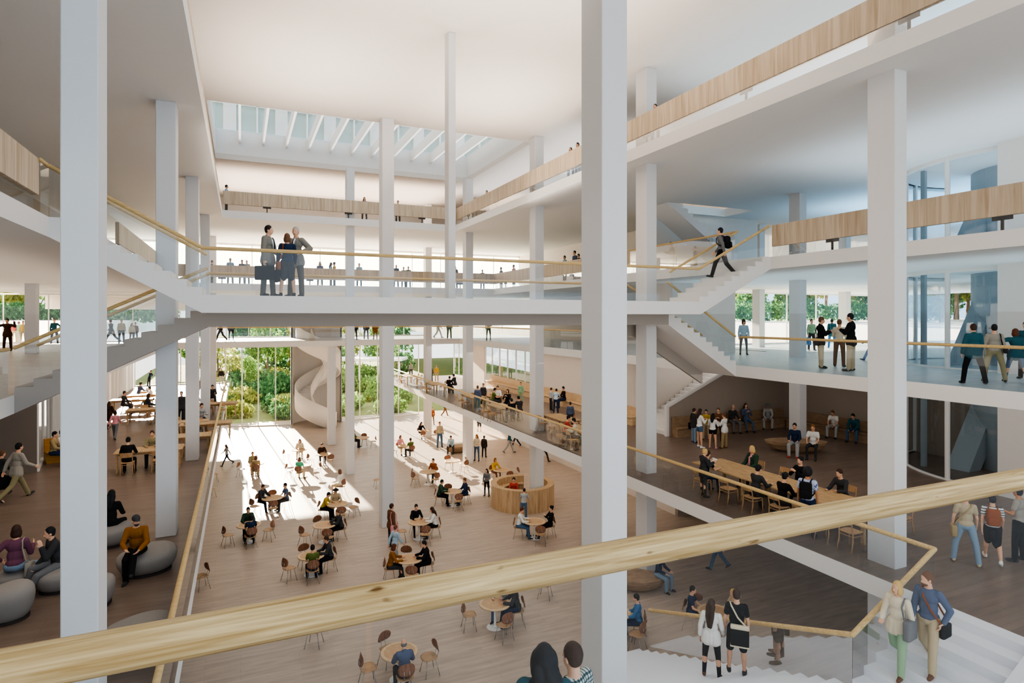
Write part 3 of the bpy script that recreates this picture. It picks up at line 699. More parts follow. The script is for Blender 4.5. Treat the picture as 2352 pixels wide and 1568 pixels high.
def pattern(code, c1, c2, kind, sc):
    m = plain('cloth_' + code, COLS[code], .9); nt = m.node_tree; b = nt.nodes['Principled BSDF']; tc = nt.nodes.new('ShaderNodeTexCoord')
    if kind == 'floral':
        n = nt.nodes.new('ShaderNodeTexVoronoi'); n.inputs['Scale'].default_value = sc; nt.links.new(tc.outputs['Object'], n.inputs['Vector']); r = ramp(nt, [(.25, c1), (.55, c2)]); nt.links.new(n.outputs['Distance'], r.inputs[0]); nt.links.new(r.outputs[0], b.inputs['Base Color'])
    else:
        outs = []
        for d in (('Z',) if kind == 'stripe' else ('Z', 'X')):
            wv = nt.nodes.new('ShaderNodeTexWave'); wv.bands_direction = d; wv.inputs['Scale'].default_value = sc; nt.links.new(tc.outputs['Object'], wv.inputs['Vector']); r = ramp(nt, [(.62, c2), (.72, c1)]); nt.links.new(wv.outputs['Fac'], r.inputs[0]); outs.append(r.outputs[0])
        o = outs[0]
        if len(outs) > 1:
            mx = nt.nodes.new('ShaderNodeMix'); mx.data_type = 'RGBA'; mx.blend_type = 'MULTIPLY'; mx.inputs[0].default_value = 1; nt.links.new(outs[0], mx.inputs[6]); nt.links.new(outs[1], mx.inputs[7]); o = mx.outputs[2]
        nt.links.new(o, b.inputs['Base Color'])
    CM[(code, 'cloth')] = m
pattern('pat', '3f5590', 'b9c2da', 'floral', 16); pattern('plaid', '5f7478', 'dfe2de', 'plaid', 9); pattern('stripe', '4a5560', 'e6e5e0', 'stripe', 5)
def person(loc, rz, pose, hair, hcol, top, tcol, bot, bcol, label, h=1.72, skin='l', shoe='dgr', fem=None, fine=False, beard=False, group=None):
    if fem is None: fem = hair in ('wavy', 'long', 'vlong', 'bob', 'bun', 'tail') 
    dist = depth(loc); vox = .0105 if fine else (.016 if dist < 26 else .022)
    t = empty('person', loc, rz, label, 'person', group); t.scale = (h / 1.75,) * 3
    part('body', cached(body_mesh, pose, bool(fem), vox), t, SKIN[skin])
    part(TOPN[top], cached(top_mesh, pose, top, bool(fem), vox), t, cm(tcol))
    part(BOTN[bot], cached(bottom_mesh, pose, bot, bool(fem), vox), t, cm(bcol))
    part('shoes', cached(shoe_mesh, pose, vox), t, cm(shoe))
    part('hat' if hair == 'hat' else 'hair', cached(hair_mesh, pose, hair, max(.0105, vox * .75)), t, cm(hcol, 'hair'))
    if beard: part('beard', cached(hair_mesh, pose, 'beard', .0105), t, cm(hcol, 'hair'))
    t['pose_name'] = pose; del t['pose_name']
    PEOPLE.append(t); return t, pose
def facing(loc, a):
    "rotation so that the figure faces a degrees clockwise from looking away from the camera"
    return -(math.atan2(loc[0], loc[1]) + R(a))
# ------------------------------------------------------------------ bags
def backpack(p, col, label):
    t, pose = p; Bm = sk(pose)['B']; s = t.scale[0]
    o = empty('backpack', t.location, t.rotation_euler.z, label, 'backpack', 'backpacks'); o.scale = t.scale
    mb = MB().rbox(-.145, .145, -.30, -.125, .08, .50, .06, 3); mb.v = [tuple(Bm @ Vector(v)) for v in mb.v]; mb.build('bag', cm(col, 'bag'), o, True)
    mb = MB().rbox(-.11, .11, -.345, -.28, .10, .30, .03, 3); mb.v = [tuple(Bm @ Vector(v)) for v in mb.v]; mb.build('pocket', cm(col, 'bag'), o, True)
    for sg in (1, -1):
        pts = [(.09 * sg, -.15, .44), (.095 * sg, -.09, .52), (.1 * sg, .03, .535), (.11 * sg, .118, .45), (.135 * sg, .125, .3), (.165 * sg, .02, .2), (.12 * sg, -.14, .14)]
        MB().tube([Bm @ Vector(q) for q in pts], .017, 6).build('strap', cm(col, 'bag'), o, True)
    return o
def shoulder_bag(p, col, label, side=1, size=(.3, .09, .26), drop=-.12, across=False, scol=None, fwd=0.0, name='shoulder_bag', behind=False):
    t, pose = p; Bm = sk(pose)['B']
    o = empty(name, t.location, t.rotation_euler.z, label, 'bag', 'shoulder bags'); o.scale = t.scale
    w, d, h = size; x = .24 * side; z = drop
    if behind:
        mb = MB().rbox(.06 * side - w / 2, .06 * side + w / 2, -.2 - d / 2, -.2 + d / 2, z - h / 2, z + h / 2 - .05, .02, 2); mb.v = [tuple(Bm @ Vector(v)) for v in mb.v]; mb.build('bag', cm(col, 'bag'), o, True)
        mb = MB().rbox(.06 * side - w / 2, .06 * side + w / 2, -.2 - d / 2, -.2 + d / 2, z + h / 2 - .05, z + h / 2 + .03, .02, 2).rbox(.06 * side - w / 2 - .004, .06 * side + w / 2 + .004, -.2 - d / 2 - .004, -.2 + d / 2 + .004, z - h / 2 - .01, z - h / 2 + .03, .01, 1); mb.v = [tuple(Bm @ Vector(v)) for v in mb.v]; mb.build('band', cm(scol or col, 'bag'), o, True)
        MB().tube([Bm @ Vector(q) for q in ((.2 * side, -.2, z + h / 2), (.02 * side, -.15, .3), (-.1 * side, -.1, .5), (-.13 * side, .0, .535), (-.1 * side, .11, .45))], .017, 6).build('strap', cm(scol or col, 'bag'), o, True)
        return o
    mb = MB().rbox(x - d / 2, x + d / 2, fwd - w / 2, fwd + w / 2, z - h / 2, z + h / 2, .03, 2); mb.v = [tuple(Bm @ Vector(v)) for v in mb.v]; mb.build('bag', cm(col, 'bag'), o, True)
    sx = -.1 * side if across else .13 * side
    pts1 = [(x, fwd + w * .35, z + h / 2 - .02), (.17 * side if not across else .1 * side, .135, .2), ((.13 if not across else -.02) * side, .13, .4), (sx, .02, .535)]
    pts2 = [(sx, .02, .535), (sx * 1.0, -.09, .5), ((.14 if not across else .02) * side, -.125, .35), (.2 * side, -.11, .1), (x, fwd - w * .35, z + h / 2 - .02)]
    MB().tube([Bm @ Vector(q) for q in pts1 + pts2[1:]], .016, 6).build('strap', cm(scol or col, 'bag'), o, True)
    return o
def hand_bag(p, col, label, side=-1, size=(.40, .1, .28), name='briefcase'):
    t, pose = p; sh, el, wr, d = sk(pose)['arm', side]
    o = empty(name, t.location, t.rotation_euler.z, label, 'bag', 'hand-held bags'); o.scale = t.scale
    g = wr + d * .085; w, dd, h = size
    MB().rbox(g.x - dd / 2, g.x + dd / 2, g.y - w / 2, g.y + w / 2, g.z - .06 - h, g.z - .06, .02, 2).build('case', cm(col, 'bag'), o, True)
    MB().tube([(g.x, g.y - .07, g.z - .065), (g.x, g.y - .06, g.z - .005), (g.x, g.y + .06, g.z - .005), (g.x, g.y + .07, g.z - .065)], .011, 6).build('handle', cm(col, 'bag'), o, True)
    return o

def suit_front(p, tie='nav'):
    t, pose = p; Bm = sk(pose)['B']
    mb = MB()
    for k in (-1, 1): mb.tube([Bm @ Vector(v) for v in ((.03 * k, .085, .51), (.026 * k, .125, .44), (.02 * k, .139, .34), (.008 * k, .139, .2))], .026, 8, .012)
    mb.build('shirt_front', cm('wht'), t, True)
    MB().tube([Bm @ Vector(v) for v in ((0, .11, .50), (0, .15, .43), (0, .162, .34), (0, .155, .16))], .014, 8, .022).build('tie', cm(tie), t, True)
# ================================================================== FURNITURE PROTOTYPES
def rounded_sheet(w, d, n=4.0, k=28, th=.012, curve=0.0, axis='seat'):
    "superellipse sheet, dished; axis seat: lies flat, back: stands up"
    mb = MB(); vs = []; ring = 4
    for side in (0, 1):
        vs.append((0, 0, side * th))
        for j in range(1, ring + 1):
            for i in range(k):
                a = 2 * math.pi * i / k; c, s_ = math.cos(a), math.sin(a); q = (abs(c) ** n + abs(s_) ** n) ** (-1 / n) * j / ring
                x, y = q * c * w / 2, q * s_ * d / 2
                vs.append((x, y, side * th + curve * (x / (w / 2)) ** 2 + (curve * .6 * max(0, y / (d / 2)) ** 2 * -1 if axis == 'seat' else 0)))
    m = 1 + ring * k; fs = []
    for sd in (0, 1):
        b = sd * m
        for i in range(k):
            f = (b, b + 1 + i, b + 1 + (i + 1) % k); fs.append(f if sd else f[::-1])
            for j in range(ring - 1):
                f = (b + 1 + j * k + i, b + 1 + (j + 1) * k + i, b + 1 + (j + 1) * k + (i + 1) % k, b + 1 + j * k + (i + 1) % k); fs.append(f if sd else f[::-1])
    e = 1 + (ring - 1) * k
    for i in range(k): fs.append((e + i, e + (i + 1) % k, m + e + (i + 1) % k, m + e + i))
    mb.add(vs, fs); return mb
def tf(mb, Mx): mb.v = [tuple(Mx @ Vector(v)) for v in mb.v]; return mb
def proto_shell_chair():
    t = empty('shell_chair')
    tf(rounded_sheet(.44, .42, 3.2, curve=.022), Matrix.Translation((0, .01, .44))).build('seat', M['shell_seat'], t, True)
    Mb = Matrix.Translation((0, -.215, .72)) @ Matrix.Rotation(R(-12), 4, 'X') @ Matrix.Rotation(R(90), 4, 'X')
    tf(rounded_sheet(.43, .30, 2.5, curve=.05, axis='back'), Mb @ Matrix.Rotation(math.pi, 4, 'Y')).build('backrest', M['shell_back'], t, True)
    for sx in (1, -1):
        for sy in (1, -1): MB().tube([(.13 * sx, .12 * sy, .435), (.215 * sx, .2 * sy - .01, 0)], .011, 6).build('leg', M['metal'], t, True)
    mb = MB()
    for sx in (.07, -.07): mb.tube([(sx, -.08, .43), (sx, -.19, .46), (sx, -.225, .56), (sx, -.23, .7)], .009, 6)
    mb.build('back_support', M['metal'], t, True)
    return t
def proto_wood_chair():
    t = empty('wood_chair')
    tf(rounded_sheet(.43, .41, 4, th=.025, curve=.008), Matrix.Translation((0, .0, .44))).build('seat', M['chair_wood'], t, True)
    for sx in (1, -1):
        MB().tube([(.18 * sx, .17, .44), (.195 * sx, .19, 0)], .017, 8).build('leg', M['chair_wood'], t, True)
        MB().tube([(.19 * sx, -.25, 0), (.185 * sx, -.19, .25), (.18 * sx, -.185, .45), (.178 * sx, -.22, .66), (.172 * sx, -.26, .82)], .016, 8).build('leg', M['chair_wood'], t, True)
    mb = MB(); N = 8
    P = [(-.19 + .38 * i / N, -.235 - .035 * (1 - ((i - N / 2) / (N / 2)) ** 2)) for i in range(N + 1)]
    vs = [(x, y + dy - (z - .68) * .2, z) for x, y in P for dy, z in ((0, .66), (0, .83), (.018, .83), (.018, .66))]
    mb.add(vs, [(4 * i + k, 4 * i + 4 + k, 4 * i + 4 + (k + 1) % 4, 4 * i + (k + 1) % 4) for i in range(N) for k in range(4)] + [(0, 1, 2, 3), (4 * N + 3, 4 * N + 2, 4 * N + 1, 4 * N)])
    fix_normals(mb.build('backrest', M['chair_wood'], t))
    mb = MB()
    for a, b in (((-.185, .175, .38), (.185, .175, .38)), ((-.185, -.185, .38), (.185, -.185, .38)), ((.187, -.185, .38), (.187, .175, .38)), ((-.187, -.185, .38), (-.187, .175, .38))): mb.tube([a, b], .012, 6)
    mb.build('seat_frame', M['chair_wood'], t, True); return t
def proto_round_table():
    t = empty('round_table')
    MB().lathe([(0, .726), (.40, .726), (.40, .70), (0, .70)], n=40).build('top', M['table_in'], t)
    MB().lathe([(.40, .70), (.40, .732), (.41, .742), (.47, .742), (.485, .73), (.485, .70), (.40, .70)], n=48).build('rim', M['table_rim'], t, True)
    MB().lathe([(.0, .70), (.045, .70), (.035, .4), (.04, .06), (.06, .03)], n=16).build('pedestal', M['white_metal'], t, True)
    MB().lathe([(.0, .03), (.06, .03), (.25, .012), (.26, 0), (0, 0)], n=32).build('base', M['white_metal'], t, True); return t
M['table_in'] = wood('table_inlay', 'b48f68', 'cfae88', (2, 9, 1), .5, 4); M['table_rim'] = wood('table_rim_oak', 'caa880', 'e0c7a4', (5, 5, 1), .5, 4)
def proto_reading_table(w, d, mat='table_wood'):
    t = empty('reading_table'); MB().rbox(-w / 2, w / 2, -d / 2, d / 2, .70, .745, .008, 1).build('top', M[mat], t)
    for sx in (1, -1):
        for sy in (1, -1): MB().rbox(sx * (w / 2 - .11) - .035, sx * (w / 2 - .11) + .035, sy * (d / 2 - .09) - .035, sy * (d / 2 - .09) + .035, 0, .70, .006, 1).build('leg', M[mat], t)
    MB().box(-w / 2 + .1, w / 2 - .1, -d / 2 + .08, -d / 2 + .1, .62, .70).box(-w / 2 + .1, w / 2 - .1, d / 2 - .1, d / 2 - .08, .62, .70).build('apron', M[mat], t); return t
PROTO = {}
def place(kind, loc, rz, label, cat, group=None, maker=None, scale=1.0):
    if kind not in PROTO:
        o = maker(); PROTO[kind] = (o, kid_list(o)); o['category'] = cat
        o.location = loc; o.rotation_euler = (0, 0, rz); o['label'] = label; o.scale = (scale,) * 3
        if group: o['group'] = group
        return o
    o, kids = PROTO[kind]; r = copy_tree(o, kids, loc, rz, label, group, scale); return r
def shell_chair(loc, rz, label): return place('shell', loc, rz, label, 'chair', 'shell chairs in the hall', proto_shell_chair)
def wood_chair(loc, rz, label): return place('wood', loc, rz, label, 'chair', 'wooden chairs at the reading tables', proto_wood_chair)
def round_table(loc, rz, label): return place('round', loc, rz, label, 'table', 'round cafe tables in the hall', proto_round_table)
def pouf(loc, rx, ry, h, rz, label):
    t = empty('pouf', loc, rz, label, 'pouf', 'grey pebble poufs')
    bm = bmesh.new(); bmesh.ops.create_uvsphere(bm, u_segments=32, v_segments=20, radius=1)
    for v in bm.verts:
        x, y, z = v.co; k = (abs(x) ** 2.3 + abs(y) ** 2.3 + abs(z) ** 3.2) ** (-1 / 2.6); x, y, z = x * k, y * k, z * k
        sl = 1.0 + .12 * z; v.co = (x * rx * sl, y * ry * sl, .03 + (z + .82) / 1.82 * h * (1 + .1 * x) if z > -.82 else .03)
    MB().bm(bm).build('cushion', M['pouf'], t, True)
    tf(MB().lathe([(0, 0), (.83, 0), (.83, .05), (0, .05)], n=32), Matrix.Diagonal((rx, ry, 1, 1))).build('base', M['pouf_base'], t); return t
def bench(label, p0, p1, z, back=1, mat='bench_wood', d=.5, h=.45, bh=.92):
    "built-in bench along p0-p1; the back is on the left side when looking p0 to p1"
    a, b = Vector((*p0, z)), Vector((*p1, z)); L = (b - a).length
    t = empty('bench', a, math.atan2(b.y - a.y, b.x - a.x), label, 'bench', 'wooden wall benches')
    MB().rbox(0, L, -d, 0, h - .06, h, .01, 1).build('seat', M[mat], t)
    MB().box(0, L, -d + .06, 0, 0, h - .06).build('plinth', M[mat], t)
    if back: MB().rbox(0, L, -.07, 0, h, bh, .01, 1).build('backrest', M[mat], t)
    return t
# ================================================================== OUTDOORS
def leaf_mat(name, c0, c1):
    m, nt, b = newmat(name); nt.nodes.remove(b); m.diffuse_color = srgb(c1)
    oi = nt.nodes.new('ShaderNodeNewGeometry'); r = ramp(nt, [(0, c0), (1, c1)]); nt.links.new(oi.outputs['Random Per Island'], r.inputs[0])
    d = nt.nodes.new('ShaderNodeBsdfDiffuse'); t = nt.nodes.new('ShaderNodeBsdfTranslucent'); x = nt.nodes.new('ShaderNodeMixShader'); x.inputs[0].default_value = .45
    nt.links.new(r.outputs[0], d.inputs[0]); nt.links.new(r.outputs[0], t.inputs[0]); nt.links.new(d.outputs[0], x.inputs[1]); nt.links.new(t.outputs[0], x.inputs[2]); nt.links.new(x.outputs[0], nt.nodes['Material Output'].inputs[0]); return m
LEAF = [leaf_mat('leaf_green', '4f7a3a', '9dbb6a'), leaf_mat('leaf_olive', '6f7f3c', 'b9b768'), leaf_mat('leaf_deep', '2f5a3a', '6f9a62')]
BARK = plain('bark', '6b5b4a', .95, var=.2, scale=9)
def crown_mesh(name, blobs, n, sz, mat, seed):
    rnd = random.Random(seed); mb = MB()
    for i in range(n):
        c, r = blobs[rnd.randrange(len(blobs))]
        while True:
            q = Vector((rnd.uniform(-1, 1), rnd.uniform(-1, 1), rnd.uniform(-1, 1)))
            if .35 < q.length < 1: break
        p = Vector(c) + Vector((q.x * r[0], q.y * r[1], q.z * r[2])); s = sz * rnd.uniform(.6, 1.3)
        E = Euler((rnd.uniform(0, 6.3), rnd.uniform(0, 6.3), rnd.uniform(0, 6.3))).to_matrix()
        mb.add([p + E @ Vector(v) for v in ((-s, 0, 0), (0, -s * .55, .12 * s), (s, 0, 0), (0, s * .55, .12 * s))], [(0, 1, 2, 3)])
    return mb.mesh(name, mat)
TREES = {}
def tree(kind, loc, s, rz, label, group):
    if kind not in TREES:
        if kind == 'oval': bl = [((0, 0, 5.2), (2.0, 2.0, 2.4)), ((1.0, .4, 4.2), (1.5, 1.4, 1.5)), ((-1.1, -.3, 4.4), (1.4, 1.4, 1.6)), ((.2, .8, 6.6), (1.3, 1.3, 1.3))]; cr = crown_mesh('crown', bl, 1500, .26, LEAF[0], 1); h = 4
        elif kind == 'loose': bl = [((.3, 0, 5), (2.4, 2.2, 1.3)), ((-1.6, .5, 3.9), (1.4, 1.3, .9)), ((1.5, -.4, 3.6), (1.5, 1.4, 1.0)), ((0, 0, 6.3), (1.4, 1.4, .9)), ((-.4, .2, 2.4), (1.2, 1.2, .6))]; cr = crown_mesh('crown', bl, 1150, .27, LEAF[1], 2); h = 5
        else: bl = [((0, 0, 3.2), (1.6, 1.6, 2.6)), ((0, 0, 5.4), (1.1, 1.1, 1.8)), ((.2, .1, 1.4), (1.9, 1.9, 1.1))]; cr = crown_mesh('crown', bl, 1400, .25, LEAF[2], 3); h = 3
        tr = MB().tube([(0, 0, 0), (.06, .02, h * .4), (-.05, 0, h)], .19, 8, .09).tube([(0, 0, h * .5), (.8, .3, h * .95)], .08, 6, .04).tube([(0, 0, h * .45), (-.9, -.2, h * .9)], .08, 6, .04).mesh('trunk', BARK, True)
        TREES[kind] = (cr, tr)
    cr, tr = TREES[kind]
    t = empty('tree', loc, rz, label, 'tree', group); t.scale = (s,) * 3
    for nm, me in (('crown', cr), ('trunk', tr)):
        o = bpy.data.objects.new(nm, me); C.objects.link(o); o.parent = t
def shrub(loc, s, rz, label, group, k=0):
    key = 'shrub%d' % k
    if key not in TREES: TREES[key] = crown_mesh('foliage', [((0, 0, .7), (1.2, 1.1, .8)), ((.7, .2, .5), (.8, .8, .6)), ((-.7, -.2, .6), (.8, .8, .6))], 800, .15, LEAF[k], 11 + k)
    t = empty('shrub', loc, rz, label, 'shrub', group); t.scale = (s,) * 3
    o = bpy.data.objects.new('foliage', TREES[key]); C.objects.link(o); o.parent = t
    st = bpy.data.objects.new('stem', TREES.setdefault('stem', MB().tube([(0, 0, 0), (.03, 0, .6)], .05, 6).mesh('stem', BARK, True))); C.objects.link(st); st.parent = t
# grounds
structure('ground_garden', MB().prism([(58.7, -.35), (58.7, -.05), (75, .1), (130, .6), (130, -.35)], -14, 45, 'x'), M['soil'])
structure('ground_right', MB().prism([(30.3, 7.3), (30.3, 7.70), (80, 9.25), (170, 9.30), (170, 7.3)], 25.5, 200, 'x'), M['paving'])
structure('ground_left', MB().prism([(52.3, 7.3), (52.3, 7.70), (90, 9.15), (150, 9.2), (150, 7.3)], -130, -14.5, 'x'), M['paving'])
rnd = random.Random(5)
# garden behind the far glass
gd = [(-2.6, 84, 1.0, 'loose'), (1.2, 78, .62, 'oval'), (3.4, 90, 1.15, 'oval'), (5.2, 98, 1.35, 'cone'), (7.6, 92, 1.2, 'loose'), (11.5, 86, 1.0, 'oval'), (15, 96, 1.3, 'loose'), (19, 90, 1.1, 'oval'), (-6, 98, 1.3, 'oval'), (.2, 104, 1.45, 'cone'), (9.4, 104, 1.4, 'cone'), (24, 98, 1.3, 'cone')]
for i, (x, y, s, k) in enumerate(gd):
    lab = {'loose': 'pale loose garden tree behind the far glass wall', 'oval': 'bright green garden tree behind the far glass wall', 'cone': 'dark evergreen garden tree behind the far glass wall'}[k]
    tree(k, (x, y, .1), s, i * 1.3, lab, 'trees in the garden behind the far glass')
for i in range(44):
    x = rnd.uniform(-4, 4.6) if i % 3 else rnd.uniform(8.6, 17); y = 60.6 + (i % 11) * 2.9 + rnd.uniform(-.5, .5)
    shrub((x, y, 0), rnd.uniform(.8, 1.25) * (1 + (y - 60) * .036), i * 1.1, ['light green shrub in the garden outside the far glass wall', 'olive shrub in the garden outside the far glass wall', 'dark green shrub in the garden outside the far glass wall'][i % 3], 'garden shrubs', i % 3)
for lb, x, y, w in (('white roofed garden pavilion behind the right part of the far glass', 14.5, 80, 5.5), ('white roofed garden pavilion behind the left part of the far glass', -2.4, 92, 3.2)):
    t = empty('garden_pavilion', (x, y, 0), R(-25), lb, 'pavilion')
    MB().rbox(-w, w, -2, 2, 4.0, 4.35, .05, 1).build('roof', M['white'], t)
    for i in range(5): MB().tube([(-w + .4 + i * (2 * w - .8) / 4, -1.7, 0), (-w + .4 + i * (2 * w - .8) / 4, -1.7, 4.0)], .1, 8).build('post', M['white'], t, True)
    MB().box(-w + .3, w - .3, 1.6, 1.7, .2, 1.3).build('back_wall', M['light_wood'], t)
# trees across the forecourt at the right and left
k3 = ['oval', 'loose', 'cone']
for i in range(26):
    px = 1670 + i * 29 + rnd.uniform(-10, 10); zc = rnd.uniform(105, 140); t_ = (px - CX) / F; X, Y = zc * (t_ * CT + ST), zc * (CT - t_ * ST); k = k3[i % 3] if i % 4 else 'oval'
    tree(k, (X, Y, 9.2), rnd.uniform(1.9, 2.5), i * .9, {'loose': 'pale airy tree beyond the right forecourt', 'oval': 'full green tree beyond the right forecourt', 'cone': 'dark evergreen tree beyond the right forecourt'}[k], 'trees beyond the right forecourt')
for i in range(16):
    px = -60 + i * 31 + rnd.uniform(-8, 8); zc = rnd.uniform(95, 125); t_ = (px - CX) / F; X, Y = zc * (t_ * CT + ST), zc * (CT - t_ * ST); k = k3[(i + 1) % 3]
    tree(k, (X, Y, 9.1), rnd.uniform(1.2, 1.8), i * .7, {'loose': 'pale airy tree beyond the left forecourt', 'oval': 'full green tree beyond the left forecourt', 'cone': 'dark evergreen tree beyond the left forecourt'}[k], 'trees beyond the left forecourt')
for lb, z0_, segs in (('long clipped hedge beyond the right forecourt', 9.0, [(1640 + i * 40, 98) for i in range(14)]), ('long clipped hedge beyond the left forecourt', 8.9, [(-70 + i * 40, 90) for i in range(12)])):
    bl = []
    for px, zc in segs:
        t_ = (px - CX) / F; bl.append(((zc * (t_ * CT + ST), zc * (CT - t_ * ST), z0_ + 1.4), (2.6, 1.4, 1.5)))
    o = bpy.data.objects.new('hedge', crown_mesh('hedge', bl, 4200, .34, LEAF[2], 31)); C.objects.link(o); tag(o, lb, 'hedge')
# office tower seen through the skylight
tw = empty('office_tower', (6, 47, CEIL + .5), 0, 'pale office facade with tall windows seen through the skylight', 'building')
WW, N = 3.4, 9; x0 = -13.5
mb = MB().box(x0, x0 + WW * N, .3, .6, 0, 13); mb.box(x0, x0 + WW * N, 0, .3, 0, 2.9); mb.box(x0, x0 + WW * N, 0, .3, 8.2, 13)
for i in range(N + 1): mb.box(x0 + WW * i - .42, x0 + WW * i + .42, -.02, .3, 0, 13)
fix_normals(mb.build('wall', M['white'], tw))
M['tower_pane'] = plain('tower_window', '9fb6ae', .4, var=.3, scale=.9)
for i in range(N):
    fr = MB().box(x0 + WW * i + 1.72, x0 + WW * i + 1.84, .02, .28, 2.9, 8.2).box(x0 + WW * i + .42, x0 + WW * (i + 1) - .42, .02, .28, 5.5, 5.56).build('window', M['white_metal'], tw)
    MB().box(x0 + WW * i + .42, x0 + WW * (i + 1) - .42, .2, .22, 2.9, 8.2).build('pane', M['tower_pane'], fr)
# ================================================================== PLACING PEOPLE AND FURNITURE
def side_word(a):
    a %= 360
    return ['far', 'far right', 'right', 'near right', 'near', 'near left', 'left', 'far left'][int((a + 22.5) // 45) % 8]
def around(c, a, d, z):
    th = math.atan2(c.x, c.y) + R(a); return Vector((c.x + math.sin(th) * d, c.y + math.cos(th) * d, z)), th
def face_to(p, q): return -math.atan2(q[0] - p[0], q[1] - p[1])
# who: (pose, hair, hcol, top, tcol, bot, bcol, who text, opts)
def cafe_table(px, py, tdesc, seats, z=L0, d_occ=.70, d_free=.80):
    c = at(px, py, z + .74); c.z = z
    round_table(c, px * .01, 'round oak cafe table ' + tdesc)
    for a, who in seats:
        p, th = around(c, a, d_occ if who else d_free, z); rz = face_to(p, c)
        if who is None: rz += .35 * math.sin(px + a * 3)
        shell_chair(p, rz, f"{'free' if not who else 'occupied'} shell chair, {side_word(a)} side of table {tdesc}")
        if who: person(p, rz, who[0], who[1], who[2], who[3], who[4], who[5], who[6], who[7], **(who[8] if len(who) > 8 else {}))
cafe_table(917, 1495, 'nearest below the handrail', [(338, None), (262, None), (82, None), (168, ('table', 'bald', 'gry', 'jacket', 'slt', 'trousers', 'dgr', 'person in slate suit seated with back to us at the nearest cafe table', {}))])
cafe_table(1137, 1384, 'left of the big foreground column', [(262, None), (160, None), (82, ('table', 'short', 'blk', 'jacket', 'dgr', 'trousers', 'nav', 'person in dark suit bending over the table left of the foreground column')), (20, ('table', 'short', 'dbr', 'shirt', 'gry', 'trousers', 'jea', 'person in jeans seated at the table left of the foreground column'))])
cafe_table(715, 1274, 'with a green shirted person above the handrail', [(344, None), (252, None), (76, ('table', 'short', 'dbr', 'jacket', 'dgr', 'trousers', 'blk', 'person in charcoal jacket beside the person in the olive shirt')), (176, ('sit', 'short', 'blk', 'tee', 'oli', 'trousers', 'nav', 'person in olive green shirt seated with back to us'))])
cafe_table(745, 1204, 'just behind the green shirted person', [(345, None), (255, None), (170, None), (82, ('table', 'short', 'brn', 'jacket', 'dgr', 'trousers', 'blk', 'person in grey jacket seated alone at a table, facing left'))])
cafe_table(571, 1204, 'at near left of the sun patch', [(258, None), (100, None), (358, ('table', 'short', 'blk', 'jacket', 'dgn', 'trousers', 'blk', 'person in dark green jacket facing us across a table at the left')), (172, ('sit', 'bob', 'blk', 'tee', 'nav', 'slim', 'blk', 'person in navy top seated with back to us at the left table'))])
cafe_table(625, 1142, 'in the bright sun patch at the left', [(255, None), (2, None), (178, None), (312, ('table', 'short', 'dbr', 'jacket', 'dgr', 'trousers', 'blk', 'person in open dark jacket seated in the sun patch facing us')), (72, ('sit', 'short', 'blk', 'tee', 'slt', 'trousers', 'dgr', 'person in slate blue shirt seated in the sun with back to us'))])
cafe_table(775, 1156, 'at near right of the sun patch', [(168, None), (75, None), (352, ('table', 'hat', 'blk', 'shirt', 'bei', 'slim', 'blk', 'person in wide black hat and beige shirt in the sun')), (285, ('hunch', 'short', 'blk', 'shirt', 'mus', 'trousers', 'blk', 'person in mustard shirt bent over the table in the sun'))])
cafe_table(963, 1197, 'right of the tall hall column', [(250, None), (162, None), (346, ('table', 'bun', 'blk', 'sweater', 'blk', 'slim', 'blk', 'person in black sweater with hair bun facing us, right of column')), (86, ('table', 'long', 'dbr', 'shirt', 'wht', 'slim', 'blk', 'long haired person in white shirt and black trousers at right of table'))])
cafe_table(940, 1282, 'just above the handrail right of centre', [(350, None), (172, None), (264, ('table', 'bob', 'aub', 'shirt', 'org', 'slim', 'dgr', 'auburn haired person in orange shirt seated above the handrail')), (80, ('table', 'short', 'blk', 'jacket', 'blk', 'trousers', 'blk', 'person in black suit opposite the person in the orange shirt'))])
cafe_table(1228, 1196, 'in front of the reception desk', [(162, None), (272, ('table', 'short', 'aub', 'shirt', 'wht', 'trousers', 'jea', 'person in white shirt and jeans seated before the reception desk')), (72, ('back', 'bun', 'blk', 'sweater', 'blk', 'slim', 'blk', 'person in black with hair bun seated before the reception desk'))])
cafe_table(1040, 1127, 'left of the round reception desk', [(342, None), (160, None), (274, ('table', 'short', 'blk', 'jacket', 'dgn', 'trousers', 'blk', 'person in dark green jacket seated left of the reception desk')), (72, ('sit', 'short', 'brn', 'jacket', 'nav', 'trousers', 'nav', 'person in navy jacket seated left of the reception desk'))])
cafe_table(743, 1042, 'in shade behind the sun strip', [(262, None), (150, None), (350, ('table', 'short', 'blk', 'jacket', 'dbr', 'slim', 'blk', 'person in dark brown jacket seated at the table in far shade'))])
cafe_table(687, 1032, 'far down the hall in the sun', [(262, None), (5, ('table', 'long', 'dbr', 'shirt', 'crm', 'slim', 'bei', 'person with long brown hair far down the hall in the sun'))])
cafe_table(697, 1067, 'of the green topped person', [(92, None), (270, None), (200, ('sit', 'bob', 'brn', 'tee', 'grn', 'slim', 'bei', 'person in bright green top seated in the sun with back to us'))])
cafe_table(587, 1064, 'at the left fringe of the sun strip', [(275, None), (345, ('sit', 'short', 'brn', 'jacket', 'khk', 'trousers', 'bei', 'person in khaki jacket at the left fringe of the sun strip')), (178, ('sit', 'bob', 'brn', 'shirt', 'tan', 'trousers', 'bei', 'person in tan shirt seated with back to us at the sun fringe'))])
cafe_table(833, 1004, 'beside the spiral staircase', [(110, None), (8, None), (282, ('sit', 'short', 'dbr', 'jacket', 'oli', 'trousers', 'dgr', 'person in olive jacket seated near the spiral staircase'))])
cafe_table(1040, 1057, 'vacant in the right sun strip', [(338, None), (118, None), (55, None)])
